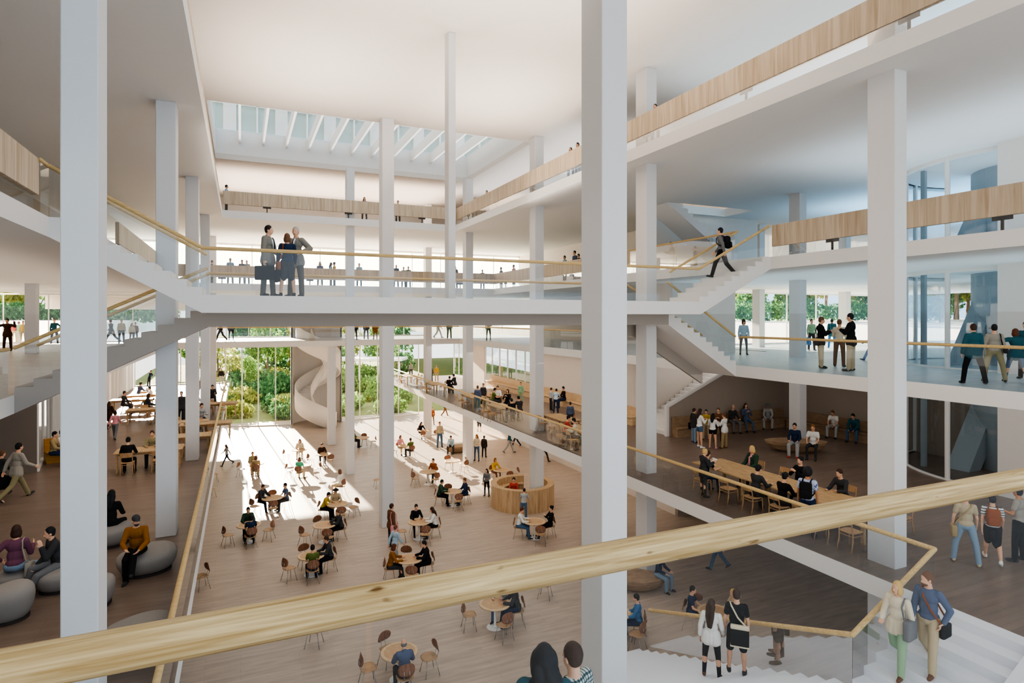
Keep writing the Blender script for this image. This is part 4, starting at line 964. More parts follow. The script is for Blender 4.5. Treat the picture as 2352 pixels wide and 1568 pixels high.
cafe_table(976, 988, 'farthest under the right gallery', [(185, None), (125, None), (330, ('table', 'long', 'blk', 'sweater', 'blk', 'slim', 'blk', 'person in black at the farthest table under the right gallery'))])
cafe_table(932, 1022, 'of the lime shirted person', [(250, None), (150, ('sit', 'short', 'dbr', 'tee', 'oli', 'trousers', 'dgr', 'person in lime green shirt seated under the edge of the gallery')), (325, ('sit', 'bob', 'brn', 'shirt', 'pnk', 'slim', 'bei', 'person in pale pink shirt facing the lime green shirt'))])
cafe_table(983, 1082, 'left of the vacant sunlit table', [(295, None), (240, None), (150, None), (28, ('sit', 'short', 'dbr', 'shirt', 'rst', 'trousers', 'dgr', 'person in rust red shirt seated beside the right sun strip'))])
cafe_table(1152, 1078, 'just behind the reception desk', [(92, None), (150, None), (318, ('table', 'bob', 'org', 'shirt', 'yel', 'slim', 'brn', 'person in yellow shirt seated behind the reception desk'))])
cafe_table(1412, 1404, 'cut off by the foreground column', [(335, None), (95, ('sit', 'short', 'blk', 'shirt', 'blu', 'trousers', 'nav', 'person in blue shirt seated right of the foreground column')), (135, None)], d_free=.9)
cafe_table(1640, 1402, 'beyond the couple on the stair', [(322, None), (282, ('sit', 'short', 'blk', 'tee', 'nav', 'slim', 'nav', 'person in navy top seated beyond the couple on the stair')), (60, ('sit', 'bob', 'blo', 'shirt', 'bei', 'slim', 'jea', 'blond person seated beyond the couple on the stair'))])
for px, py, a, lb in ((783, 1136, 300, 'tan shell chair of the lone white shirted person in the sun'), (492, 1106, 80, 'shell chair at the left hall edge, farthest of three'), (484, 1142, 60, 'shell chair at the left hall edge, middle of three'), (464, 1352, 250, 'shell chair at the left hall edge just above the handrail'), (722, 1482, 20, 'shell chair just below the foreground handrail, left of centre'), (1252, 1372, 15, 'shell chair below the handrail beside the foreground column'), (868, 1120, 250, 'shell chair partly behind the tall hall column')):
    p = at(px, py); shell_chair(p, facing(p, a), lb)
p = at(783, 1136); person(p, facing(p, 300), 'sit', 'bob', 'brn', 'shirt', 'wht', 'slim', 'bei', 'person in white shirt seated alone in the sun', h=1.75)

# ---- standing and walking people: px, foot y, head y, level, pose, facing, hair...
def stand(px, fy, hy, z, pose, a, hair, hc, top, tc, bot, bc, label, **k):
    if k.get('loc'): p = Vector(k.pop('loc'))
    else: p = at(px, fy, z)
    h = k.pop('h', None)
    if hy and h is None: h = min(1.92, max(1.38, (fy - hy) * depth(p) / F * 1.0))
    return person(p, facing(p, a), pose, hair, hc, top, tc, bot, bc, label, h=h or 1.72, **k)
S = stand
# hall floor
S(521, 1069, 1017, 0, 'stride', 250, 'long', 'dbr', 'shirt', 'lgr', 'slim', 'blk', 'long haired person striding along the left edge of the hall')
S(1118, 1139, 1076, 0, 'talk', 200, 'long', 'blk', 'shirt', 'gry', 'slim', 'blk', 'person in grey top and black trousers standing left of reception')
q = S(1203, 1193, 1122, 0, 'leanrail', 10, 'short', 'blk', 'shirt', 'lgr', 'trousers', 'jea', 'person in grey shirt and jeans leaning on the reception desk')
p = at(1190, 1158); person(Vector((12.75, 28.3, 0)), R(150), 'sit', 'short', 'blk', 'shirt', 'red', 'trousers', 'dgr', 'receptionist in red seated inside the round desk', h=1.75)
shell_chair(Vector((12.75, 28.3, 0)), R(150), 'chair of the receptionist inside the round desk')
q = S(899, 1258, 1156, 0, 'stand', 60, 'short', 'dbr', 'jacket', 'brn', 'trousers', 'dgr', 'person in brown jacket standing beside the tall hall column')
shoulder_bag(q, 'pnk', 'pink bag carried by the person in the brown jacket', 1, (.32, .12, .3))
S(907, 1296, 1203, 0, 'walk', 50, 'short', 'brn', 'shirt', 'lbl', 'trousers', 'lgr', 'person in pale blue shirt walking behind the table above the handrail')
S(1010, 1027, 968, 0, 'stand', 160, 'short', 'brn', 'shirt', 'bei', 'trousers', 'jea', 'person in beige shirt and jeans standing under the right gallery')
S(1095, 1058, 997, 0, 'talk', 200, 'long', 'org', 'shirt', 'crm', 'slim', 'jea', 'ginger haired person in cream top under the right gallery')
q = S(1112, 1050, 1000, 0, 'stand', 20, 'short', 'dbr', 'jacket', 'dgr', 'trousers', 'dgr', 'person in dark coat standing behind the ginger haired person')
backpack(q, 'dbr', 'dark backpack on the person behind the ginger haired person')
S(1170, 1040, 985, 0, 'walk', 100, 'short', 'dbr', 'shirt', 'teal', 'trousers', 'lgr', 'person in teal shirt walking in shade under the right gallery')
S(1185, 1025, 980, 0, 'walk', 280, 'short', 'blk', 'shirt', 'dgr', 'trousers', 'nav', 'person in dark clothes walking in shade behind the teal shirt')
S(1250, 1060, 1005, 0, 'walk', 120, 'short', 'blk', 'shirt', 'slt', 'trousers', 'dgr', 'person in slate clothes walking in shade beside the reception column')
S(1101, 990, 955, 0, 'stand', 180, 'short', 'dbr', 'shirt', 'dgr', 'shorts', 'dgr', 'person in dark shorts far back under the right gallery')
S(1022, 955, 920, 0, 'walk', 90, 'short', 'dbr', 'shirt', 'dgn', 'trousers', 'brn', 'person in dark green far back under the right gallery')
S(993, 975, 935, 0, 'stand', 160, 'long', 'brn', 'shirt', 'rst', 'slim', 'brn', 'person in rust clothes beside the far gallery column')
S(1649, 1306, None, 0, 'walk', 260, 'short', 'blk', 'shirt', 'gry', 'trousers', 'jea', 'person in jeans walking in shade, upper body behind the handrail', h=1.75)
# low wooden island bench with a seated pair under the gallery
def island(loc, rx, ry, h, rz, label, mat='bench_wood'):
    t = empty('island_bench', loc, rz, label, 'bench', 'boat shaped wooden island benches'); N = 36; vs = []
    prof = [(.55, 0), (.8, h * .25), (.97, h * .7), (1, h - .02), (.985, h), (.0, h)]
    for i in range(N):
        a = 2 * math.pi * i / N; c, s_ = math.cos(a), math.sin(a); k = 1 / (abs(c) ** 1.6 + abs(s_) ** 1.6) ** (1 / 1.6)
        for r_, z in prof: vs.append((rx * r_ * c * k, ry * r_ * s_ * k, z))
    m = len(prof); mb = MB().add(vs, [(i * m + j, ((i + 1) % N) * m + j, ((i + 1) % N) * m + j + 1, i * m + j + 1) for i in range(N) for j in range(m - 1)])
    fix_normals(mb.build('seat', M[mat], t, False)); return t
c = at(1052, 1038); island(c, 1.0, .5, .45, R(10), 'small boat shaped bench by the gallery column in the hall')
for px, py, hc, tc, lb, a in ((1037, 1040, 'blk', 'lbl', 'person in pale vest seated on the small bench in the hall', 190), (1077, 1050, 'blk', 'dgr', 'person in dark shirt seated on the small bench in the hall', 175)):
    p = at(px, py); person(p, facing(p, a), 'hunch', 'short', hc, 'shirt', tc, 'trousers', 'dgr', lb)
c = at(1462, 1350); island(c, 1.05, .6, .45, R(-30), 'round brown seat behind the foreground column')
p = at(1512, 1352); person(p, facing(p, 120), 'sit', 'short', 'blk', 'shirt', 'nav', 'trousers', 'ljn', 'person in pale jeans seated on the round brown seat')

# ---- the two couples on the lower right stair
def on_stair(x, y, fl):
    if fl == 'A':  # first flight: descends towards -x
        n = 7; i = int((12.6 - x) / ((12.6 - 10.27) / n)); return L1 - 1.2 / n * min(n, max(0, i)) if x < 12.6 else L1
    n = 17; i = int((y - 7.64) / ((14.2 - 7.64) / n)); return ZLD - ZLD / n * max(0, i)
def stair_pos(px, fy, fl):
    z = ZLD
    for _ in range(12):
        p = at(px, fy, z); z2 = on_stair(p.x, p.y, fl); z = z * .5 + z2 * .5
    p = at(px, fy, z); p.z = on_stair(p.x, p.y, fl); return p
p = stair_pos(1634, 1556, 'B'); q = person(p, facing(p, 8), 'carry', 'vlong', 'dbr', 'loose', 'wht', 'slim', 'blk', 'person with long dark hair and white blouse walking down the stair', h=1.70, fine=True, shoe='brn', fem=True)
p = stair_pos(1692, 1546, 'B'); q = person(p, facing(p, 0), 'stand', 'short', 'dbr', 'tee', 'blk', 'shorts', 'blk', 'person in black tee and shorts walking down beside the white blouse', h=1.80, fine=True)
shoulder_bag(q, 'blk', 'black and white tote bag on the back of the person in shorts', 1, (.36, .1, .40), -.06, True, 'crm', behind=True, name='tote_bag')
p = stair_pos(2062, 1527, 'A'); q = person(p, facing(p, 205), 'descend', 'bob', 'blo', 'loose', 'crm', 'trousers', 'sage', 'blond person in cream blouse and green trousers coming down the stair', h=1.71, fine=True, shoe='brn')
shoulder_bag(q, 'gry', 'grey slouchy bag on the shoulder of the blond person', -1, (.34, .12, .36), .02, fwd=.06)
p = stair_pos(2133, 1540, 'A'); q = person(p, facing(p, 205), 'pocket', 'short', 'brn', 'sweater', 'slt', 'trousers', 'bei', 'bearded person in slate blue sweater and beige trousers coming down the stair', h=1.80, fine=True, shoe='brn', beard=True)
shoulder_bag(q, 'blk', 'satchel with brown strap across the bearded person', -1, (.28, .09, .24), -.12, True, 'rst', fwd=-.05)
# two people just below the handrail at the bottom edge
for px, hy, zc, hair, hc, top, tc, a, lb in ((1250, 1480, 4.75, 'wavy', 'blk', 'jacket', 'teal', 0, 'person with long black hair and teal jacket just below the handrail'), (1318, 1476, 4.95, 'short', 'dbr', 'shirt', 'plaid', 310, 'person in pale plaid shirt just below the handrail')):
    t_ = (px - CX) / F; z = EYE - (hy - CY) * zc / F; p = Vector((zc * (t_ * CT + ST), zc * (CT - t_ * ST), EYE - 4.25))
    q = person(p, facing(p, a), 'stand', hair, hc, top, tc, 'trousers', 'dgr', lb, h=z - p.z, fine=True)
    if top == 'shirt': shoulder_bag(q, 'blk', 'black bag with strap across the person in the plaid shirt', 1, across=True)

# ---- upper right floor (level 2)
q = S(2236, 881, 742, L2, 'wide', 335, 'short', 'dbr', 'jacket', 'teal', 'trousers', 'blk', 'person in teal jacket walking away on the right floor')
q = S(2284, 877, 743, L2, 'wide', 350, 'short', 'blk', 'shirt', 'silv', 'trousers', 'khk', 'person in pale shirt walking away on the right floor')
shoulder_bag(q, 'blk', 'small black bag on the back of the pale shirted person', 1, (.24, .1, .22), .06, fwd=-.16)
S(2332, 878, 752, L2, 'point', 340, 'bob', 'aub', 'jacket', 'teal', 'slim', 'jea', 'auburn haired person in teal jacket pointing left', fem=True)
S(2357, 870, 738, L2, 'stand', 200, 'short', 'blk', 'jacket', 'teal', 'trousers', 'blk', 'dark haired person at the right picture edge on the upper floor')
q = S(1885, 845, 727, L2, 'fold', 80, 'short', 'brn', 'jacket', 'blk', 'trousers', 'bei', 'person in black coat and beige trousers at left of the talking group')
shoulder_bag(q, 'dgr', 'dark bag hanging from the person in the black coat', -1, (.36, .1, .26), -.05)
S(1928, 842, 733, L2, 'talk', 15, 'bun', 'brn', 'shirt', 'crm', 'trousers', 'brn', 'person in cream blouse in the middle of the talking group', fem=True)
S(1955, 852, 719, L2, 'fold', 285, 'short', 'blk', 'jacket', 'blk', 'trousers', 'bei', 'tall person in black jacket at right of the talking group')
q = S(1911, 800, 730, L2, 'walk', 350, 'short', 'blk', 'jacket', 'teal', 'trousers', 'blu', 'person in blue trousers walking off behind the talking group')
backpack(q, 'teal', 'dark teal backpack behind the talking group')
q = S(1864, 805, 732, L2, 'stand', 150, 'short', 'blk', 'shirt', 'sage', 'trousers', 'dgr', 'person in green shirt standing beyond the talking group')
hand_bag(q, 'blu', 'blue bag held beyond the talking group', 1, (.4, .2, .42), 'carrier_bag')
S(1708, 815, 733, L2, 'stand', 170, 'curly', 'dbr', 'shirt', 'lbl', 'slim', 'gry', 'curly haired young person in pale shirt at the top of the stair')
S(1736, 792, 741, L2, 'stand', 10, 'long', 'brn', 'shirt', 'slt', 'slim', 'slt', 'long haired person behind the curly haired young person')
S(2004, 828, 750, L2, 'stride', 270, 'short', 'dbr', 'shirt', 'dgr', 'trousers', 'blu', 'person striding out from behind the big right column')
# ---- right stair and galleries
q = person(Vector((15.35, 16.4, ZB + (L3 - ZB) / 9 * 5)), facing((15.35, 16.4), 285), 'walk', 'short', 'blk', 'shirt', 'gry', 'trousers', 'blk', 'person with backpack walking down the stair to the footbridge', h=1.80, fine=True)
backpack(q, 'blk', 'black backpack on the person walking down to the footbridge')
for px, zc, tc, hc, a, lb in ((1549, 29.5, 'khk', 'dbr', 280, 'person in khaki shirt behind the stair on the right gallery'), (1597, 31.5, 'slt', 'blk', 250, 'person in slate shirt far back on the right gallery')):
    t_ = (px - CX) / F; p = Vector((zc * (t_ * CT + ST), zc * (CT - t_ * ST), L3)); person(p, facing(p, a), 'leanrail' if px < 1560 else 'stand', 'short', hc, 'shirt', tc, 'trousers', 'dgr', lb, h=1.6)
def head_at(px, X=None, Y=None, z=L4, h=1.42, **k):
    r = xy_ratio(px)
    if X is None: X = Y * r
    else: Y = X / r
    return Vector((X, Y, z))
def rail_person(px, X, Y, z, h, hair, hc, tc, a, label, pose='stand', top='shirt'):
    p = head_at(px, X, Y, z); person(p, facing(p, a), pose, hair, hc, top, tc, 'trousers', 'dgr', label, h=h)
RP = rail_person
RP(1505, 13.12, None, L4, 1.42, 'short', 'blk', 'dgr', 200, 'dark head peeking over the top right parapet')
RP(1327, 13.15, None, L4, 1.5, 'short', 'blk', 'wht', 230, 'dark haired person at the top parapet beside the foreground column')
RP(1311, 13.15, None, L4, 1.45, 'bob', 'brn', 'lgr', 200, 'brown haired person at the top parapet beside the foreground column')
RP(1090, 13.2, None, L4, 1.5, 'short', 'lgr', 'sky', 200, 'grey haired person small at the far top right parapet')
RP(1118, 13.2, None, L4, 1.5, 'short', 'blk', 'sky', 200, 'dark haired person small at the far top right parapet')
RP(520, None, 38.0, L4, 1.55, 'short', 'blk', 'sky', 90, 'person in blue shirt at the left end of the far top parapet')
RP(837, None, 38.1, L4, 1.5, 'long', 'dbr', 'dgr', 170, 'long haired person leaning over the far top parapet')
RP(914, None, 38.1, L4, 1.45, 'short', 'blk', 'sky', 200, 'person in blue shirt right of centre at the far top parapet')
for px, h, hair, hc, tc, a, lb in ((487, 1.45, 'short', 'pur', 'pur', 90, 'leftmost head over the middle gallery parapet'), (529, 1.62, 'short', 'blk', 'sky', 180, 'person in blue at the left of the middle gallery'), (556, 1.55, 'short', 'dgr', 'gry', 170, 'first of two people left of the briefcase man'), (567, 1.55, 'bald', 'gry', 'lgr', 200, 'balding person beside the grey one on the middle gallery'),
        (735, 1.6, 'long', 'dbr', 'slt', 180, 'long haired person on the middle gallery right of the bridge trio'), (760, 1.58, 'long', 'dbr', 'sky', 90, 'person in light blue in a pair on the middle gallery'), (768, 1.62, 'short', 'blk', 'yel', 270, 'person in yellow in a pair on the middle gallery'), (825, 1.6, 'short', 'brn', 'sky', 190, 'person in blue beside the tall far column'),
        (910, 1.6, 'bald', 'gry', 'dgr', 160, 'grey person right of the tall hall column on the middle gallery'), (927, 1.45, 'short', 'blk', 'dgr', 200, 'dark crouching head on the middle gallery'), (938, 1.5, 'short', 'oli', 'oli', 180, 'olive clad person on the middle gallery'), (1045, 1.68, 'long', 'brn', 'brn', 180, 'brown clad person beside the slender post'), (1108, 1.45, 'short', 'blk', 'dgr', 200, 'person in black near the gallery corner')):
    RP(px, None, 41.9, L3, h, hair, hc, tc, a, lb)
for px, h, hc, tc, lb in ((1151, 1.6, 'dgr', 'gry', 'grey person left of two at the gallery parapet corner'), (1180, 1.6, 'brn', 'pnk', 'person in pink at the right gallery parapet'), (1297, 1.55, 'blk', 'sky', 'dark haired person in blue on the right gallery'), (1320, 1.72, 'blk', 'slt', 'taller person by the foreground column on the right gallery'), (1329, 1.5, 'blk', 'nav', 'shorter person by the foreground column on the right gallery')):
    RP(px, 17.4, None, L3, h, 'short', hc, tc, 240, lb)
# far upper floor over the garden
for px, fy, a, pose, hair, hc, top, tc, bot, bc, lb in ((507, 783, 280, 'walk', 'short', 'blk', 'jacket', 'blk', 'trousers', 'blk', 'person in black walking on the far floor over the hall, left of two'), (531, 782, 180, 'stand', 'short', 'blk', 'jacket', 'blk', 'slim', 'blk', 'person in black standing on the far floor over the hall'),
        (815, 780, 180, 'stand', 'short', 'blk', 'jacket', 'blk', 'slim', 'blk', 'person in black on the far floor left of the tall column'), (841, 779, 170, 'stand', 'short', 'dbr', 'jacket', 'dgr', 'trousers', 'gry', 'person in grey trousers on the far floor left of the tall column'), (862, 779, 200, 'stand', 'long', 'org', 'coat', 'org', 'slim', 'org', 'person in orange coat on the far floor by the tall column'),
        (1007, 776, 90, 'walk', 'short', 'dbr', 'shirt', 'lgr', 'trousers', 'lgr', 'pale person walking on the far floor right of centre'), (1032, 777, 180, 'stand', 'short', 'dbr', 'shirt', 'oli', 'trousers', 'oli', 'olive clad person on the far floor right of centre'), (1122, 781, 190, 'talk', 'bun', 'brn', 'shirt', 'crm', 'slim', 'dgn', 'person in dark green trousers on the far floor above the right gallery')):
    S(px, fy, None, L2, pose, a, hair, hc, top, tc, bot, bc, lb, h=1.72)
# left entrance floor
S(17, 806, 731, L2, 'armup', 200, 'short', 'blk', 'jacket', 'dbr', 'trousers', 'dbr', 'person in dark brown jacket with raised arms at the left edge')
for px, fy, hy, hc, tc, bc, a, lb in ((33, 787, 737, 'brn', 'red', 'bei', 20, 'person in red among visitors at the far left entrance'), (43, 787, 738, 'brn', 'grn', 'lgr', 60, 'person in green among visitors at the far left entrance'), (53, 788, 736, 'org', 'yel', 'bei', 200, 'person in yellow among visitors at the far left entrance')):
    S(px, fy, hy, L2, 'stand', a, 'short', hc, 'shirt', tc, 'trousers', bc, lb)
S(125, 789, 732, L2, 'hips', 180, 'short', 'org', 'shirt', 'teal', 'trousers', 'nav', 'person in teal shirt and navy trousers beside the far left column')
S(256, 788, 731, L2, 'stride', 300, 'short', 'dbr', 'jacket', 'dgr', 'trousers', 'dgr', 'person in grey striding beyond the left lower stair')
S(279, 789, 733, L2, 'stand', 180, 'short', 'org', 'shirt', 'bei', 'trousers', 'dgr', 'person in beige seen over the left lower stair')
S(303, 788, 742, L2, 'stand', 160, 'long', 'dbr', 'shirt', 'crm', 'slim', 'dgr', 'long haired person whose head shows over the left lower stair')
S(311, 787, 740, L2, 'stand', 200, 'short', 'dbr', 'shirt', 'brn', 'slim', 'dgr', 'brown haired head farthest over the left lower stair')
S(264, 0, None, L3, 'walk', 30, 'short', 'blk', 'shirt', 'wht', 'trousers', 'blk', 'person in white shirt on the upper left gallery beside the parapet end', loc=(-4.3, 23.0, L3), h=1.72)
# ---- the trio on the footbridge
q = S(616, 0, None, 0, 'carryR', 118, 'short', 'blk', 'jacket', 'sug', 'trousers', 'sut', 'person in grey suit and tie holding a briefcase on the footbridge', loc=(xy_ratio(616) * 16.3, 16.3, ZB), h=1.78, fine=True)
suit_front(q); hand_bag(q, 'blk', 'black briefcase held on the footbridge', 1, (.46, .11, .34))
q = S(678, 0, None, 0, 'hips', 215, 'short', 'lgr', 'jacket', 'sug', 'trousers', 'sut', 'grey haired person in suit with hand on hip on the footbridge', loc=(xy_ratio(680) * 16.7, 16.7, ZB), h=1.84, fine=True); suit_front(q, 'dgr')
q = S(660, 0, None, 0, 'carry', 350, 'bob', 'brn', 'shirt', 'nav', 'skirt', 'dgr', 'short haired person in navy top and skirt on the footbridge', loc=(xy_ratio(660) * 16.1, 16.1, ZB), h=1.58, fine=True, fem=True)
shoulder_bag(q, 'rst', 'rust brown handbag on the person in the skirt on the footbridge', -1, (.28, .1, .24), -.1)
hand_bag(q, 'blk', 'dark document bag held by the person in the skirt', -1, (.4, .1, .34), 'document_bag')

# ---- left gallery (level 1): poufs and people
def pouf_at(px, py, rx, ry, h, rz, lb): c = at(px, py, L1); pouf(c, rx, ry, h, R(rz), lb); return c
pouf_at(18, 1422, .40, .38, .62, 20, 'grey pebble pouf at the lower left picture edge')
pouf_at(142, 1350, .46, .42, .45, 10, 'grey pebble pouf partly behind the left foreground column')
cP = pouf_at(338, 1310, .58, .52, .50, 15, 'wide grey pebble pouf with the person in the brown shirt')
pouf_at(246, 1250, .56, .5, .47, 0, 'grey pebble pouf under the person in black behind the column')
pouf_at(222, 1388, .30, .40, .5, 0, 'grey pebble pouf mostly hidden behind the left foreground column')
pouf_at(312, 1504, .62, .5, .52, 25, 'grey pebble pouf under the foreground handrail')
p = at(306, 1338, L1); person(p + Vector((.02, .42, 0)), facing(p, 192), 'cross', 'band', 'dgr', 'shirt', 'org', 'trousers', 'blk', 'bearded person in brown shirt sitting cross legged on a grey pouf', h=1.78, fine=True, shoe='dgr', beard=True)
p = at(40, 1368, L1); q = person(p + Vector((-.08, .15, 0)), facing(p, 15), 'perch', 'bob', 'dbr', 'sweater', 'pur', 'trousers', 'ljn', 'person in plum sweater perched on a pouf with back to us', h=1.74, fine=True, shoe='wht', fem=False)
shoulder_bag(q, 'silv', 'shiny silver bag beside the person in the plum sweater', 1, (.26, .12, .3), -.1)
pouf_at(40, 1352, .42, .36, .40, 0, 'grey pebble pouf under the person in the plum sweater')
p = at(134, 1352, L1); person(p + Vector((0, .05, 0)), facing(p, 255), 'chin', 'short', 'blk', 'jacket', 'dgr', 'trousers', 'gry', 'person in grey coat with hand at chin beside the left column', h=1.74, fine=True)
p = at(254, 1252, L1); person(p, facing(p, 20), 'sit', 'long', 'blk', 'sweater', 'blk', 'slim', 'blk', 'long haired person in black half hidden by the left column', h=1.74)
q = S(38, 1147, 1010, L1, 'stride', 60, 'short', 'blk', 'loose', 'silv', 'trousers', 'khk', 'person in white shirt striding right on the left gallery', fine=True)
hand_bag(q, 'blk', 'black shoulder bag of the person in the white shirt', -1, (.42, .14, .36), 'carrier_bag')
S(2, 1140, 1032, L1, 'walk', 60, 'short', 'brn', 'shirt', 'dgr', 'trousers', 'blk', 'person in black at the very left picture edge')
bench('honey coloured wooden bench beside the left foreground column', at(100, 1062, L1).xy[:], (at(100, 1062, L1).x + 1.5, at(100, 1062, L1).y + .7), L1, mat='honey_wood')
for px, py, tc, lb, hc in ((121, 1072, 'tan', 'person in brown shirt seated on the honey wooden bench', 'blk'), (138, 1066, 'wht', 'person in white seated on the honey wooden bench', 'blk')):
    p = at(px, py, L1); person(p, facing(p, 110), 'sit', 'short', hc, 'shirt', tc, 'trousers', 'nav', lb)
def rtable(kind, w, d, px, py, z, rz, label, mat='table_wood'):
    c = at(px, py, z + .74); c.z = z
    return place(kind, c, rz, label, 'table', 'rectangular reading tables', lambda: proto_reading_table(w, d, mat)), c
def seat_at(c, rz, dx, dy, turn, z, lb, who=None):
    v = Matrix.Rotation(rz, 3, 'Z') @ Vector((dx, dy, 0)); p = Vector((c.x + v.x, c.y + v.y, z)); r = rz + R(turn)
    wood_chair(p, r, lb)
    if who: person(p, r, *who)
t, c = rtable('rt', 2.2, 1.0, 345, 1030, L1, 0, 'oak reading table on the left gallery beside the second column')
seat_at(c, 0, -.62, -.72, 0, L1, 'wooden chair of the person in black at the left reading table', ('table', 'short', 'blk', 'sweater', 'blk', 'trousers', 'blk', 'person in black seated with back to us at the left reading table'))
seat_at(c, 0, .35, -.75, 0, L1, 'free wooden chair at the near side of the left reading table')
seat_at(c, 0, .0, .72, 180, L1, 'wooden chair at the far side of the left reading table', ('table', 'short', 'dbr', 'shirt', 'khk', 'trousers', 'dgr', 'person in khaki facing us at the left reading table'))
for i, (px, py) in enumerate(((418, 1000), (420, 968), (474, 970), (497, 925), (304, 916), (341, 905), (345, 938))):
    w = ['between the second and third left columns', 'behind the third left column', 'near the glass edge of the left gallery', 'farthest along the glass of the left gallery', 'by the left window wall', 'farther by the left window wall', 'behind the second left column'][i]
    t, c = rtable('rt', 2.2, 1.0, px, py, L1, 0, 'oak reading table ' + w)
    wood_chair(c + Vector((.3, -.75, 0)), 0, 'near wooden chair at the reading table ' + w); wood_chair(c + Vector((-.4, .75, 0)), math.pi, 'far wooden chair at the reading table ' + w)
for px, fy, hy, pose, a, hair, hc, top, tc, bot, bc, lb in (
        (264, 1009, 948, 'walk', 20, 'bob', 'dbr', 'shirt', 'pnk', 'trousers', 'gry', 'person in pink top walking on the left gallery'), (250, 985, 920, 'walk', 30, 'long', 'dbr', 'coat', 'dbr', 'slim', 'dbr', 'person in dark brown coat close behind the left column'),
        (283, 950, None, 'sit', 110, 'short', 'dbr', 'shirt', 'dgr', 'trousers', 'dgr', 'person in dark clothes seated by the left window wall'), (318, 923, None, 'table', 60, 'short', 'dbr', 'shirt', 'slt', 'trousers', 'dgr', 'person in slate seated far by the left window wall'),
        (338, 958, None, 'sit', 80, 'bob', 'dbr', 'coat', 'dgr', 'slim', 'blk', 'person in long dark coat seated behind the second left column'), (343, 888, 864, 'leanrail', 120, 'short', 'dbr', 'shirt', 'nav', 'trousers', 'dgr', 'person in navy bending over a far table on the left gallery'),
        (350, 935, None, 'table', 280, 'short', 'blk', 'shirt', 'wht', 'trousers', 'dgr', 'person in white seated behind the second left column'),
        (417, 975, 898, 'stand', 190, 'short', 'blk', 'jacket', 'dgr', 'trousers', 'dgr', 'person in dark jacket standing between the left columns'), (424, 968, 913, 'stand', 200, 'short', 'dbr', 'shirt', 'rst', 'trousers', 'dgr', 'person in rust red standing between the left columns'),
        (462, 985, None, 'table', 170, 'short', 'blk', 'shirt', 'lgr', 'trousers', 'dgr', 'black haired person seated near the glass of the left gallery'), (488, 930, None, 'table', 180, 'short', 'blk', 'shirt', 'dgr', 'trousers', 'dgr', 'dark haired person seated farther along the left glass'),
        (461, 910, 875, 'stand', 180, 'short', 'dbr', 'shirt', 'brn', 'trousers', 'brn', 'brown clad person standing far along the left gallery'), (508, 885, 845, 'stand', 180, 'short', 'brn', 'shirt', 'dgr', 'trousers', 'wht', 'person in dark top and white trousers at the bright far end')):
    S(px, fy, hy, L1, pose, a, hair, hc, top, tc, bot, bc, lb)

# ---- right gallery (level 1): long table
TX0, TX1, TY0, TY1 = 13.95, 15.25, 9.9, 16.3
t = empty('long_table', ((TX0 + TX1) / 2, (TY0 + TY1) / 2, L1), 0, 'very long oak table with people on both sides on the right gallery', 'table')
W_, D_ = TX1 - TX0, TY1 - TY0
MB().rbox(-W_ / 2, W_ / 2, -D_ / 2, D_ / 2, .70, .75, .01, 1).build('top', M['table_wood'], t)
for y in (-D_ / 2 + .3, -D_ / 6, D_ / 6, D_ / 2 - .3):
    for sx in (1, -1): MB().rbox(sx * (W_ / 2 - .15) - .045, sx * (W_ / 2 - .15) + .045, y - .045, y + .045, 0, .70, .006, 1).build('leg', M['table_wood'], t)
near = [(15.75, None), (15.05, 0), (14.15, None), (13.2, ('table', 'short', 'blk', 'sweater', 'dgr', 'trousers', 'blk', 'broad person in charcoal sweater at the near side of the long table')), (12.25, ('table', 'bun', 'blk', 'sweater', 'blk', 'slim', 'blk', 'person in black with hair bun at near side of the long table')), (11.45, None), (10.75, None), (10.1, None)]
near[1] = (15.3, ('table', 'short', 'dbr', 'tee', 'blk', 'trousers', 'nav', 'person in black tee at the far end of the long table'))
nm = ['first', 'second', 'third', 'fourth', 'fifth', 'sixth', 'seventh', 'eighth']
for i, (y, who) in enumerate(near):
    if i == 0: continue
    p = Vector((TX0 - .42, y, L1)); wood_chair(p, R(-90), f'{nm[i - 1]} wooden chair from the far end, near side of the long table')
    if who: person(p + Vector((.06, 0, 0)), R(-90), *who, h=1.76)
far = [(15.2, ('sit', 'bob', 'blo', 'jacket', 'dgn', 'slim', 'blk', 'blond person with pink scarf in green coat at the long table')), (14.2, None), (13.4, ('back', 'bun', 'blk', 'sweater', 'blk', 'slim', 'blk', 'person in black with crossed arms at far side of the long table')), (11.9, ('table', 'short', 'dbr', 'sweater', 'dgr', 'trousers', 'blk', 'person in dark sweater behind the backpack wearer at the long table')), (11.1, None), (10.3, ('back', 'bun', 'blk', 'sweater', 'blk', 'slim', 'blk', 'person in black with crossed arms beside the right column'))]
for i, (y, who) in enumerate(far):
    p = Vector((TX1 + .42, y, L1)); wood_chair(p, R(90), f'{nm[i]} wooden chair from the far end, far side of the long table')
    if who:
        q, _ = person(p + Vector((-.06, 0, 0)), R(90), *who, h=1.76)
        if i == 0:
            J = sk('sit'); Bm = J['B']; mb = MB().tube([Bm @ Vector(v) for v in ((-.05, .09, .50), (.03, .115, .44), (.035, .135, .3), (.035, .135, .1))], .03, 8).tube([Bm @ Vector(v) for v in ((-.06, .02, .52), (0, .085, .51), (.06, .02, .52), (0, -.07, .53), (-.06, .02, .52))], .026, 8)
            mb.build('scarf', cm('pnk'), q, True)
q = S(1616, 1140, 1030, L1, 'book', 60, 'bun', 'blo', 'jacket', 'dgr', 'slim', 'dgr', 'person in grey jacket standing with papers at the long table', fem=True)
o = MB().rbox(-.15, .15, -.004, .004, -.11, .11, .003, 1).build('paper_sheets', M['curtain'], None, label='white papers held by the person in the grey jacket', cat='paper', group=None)
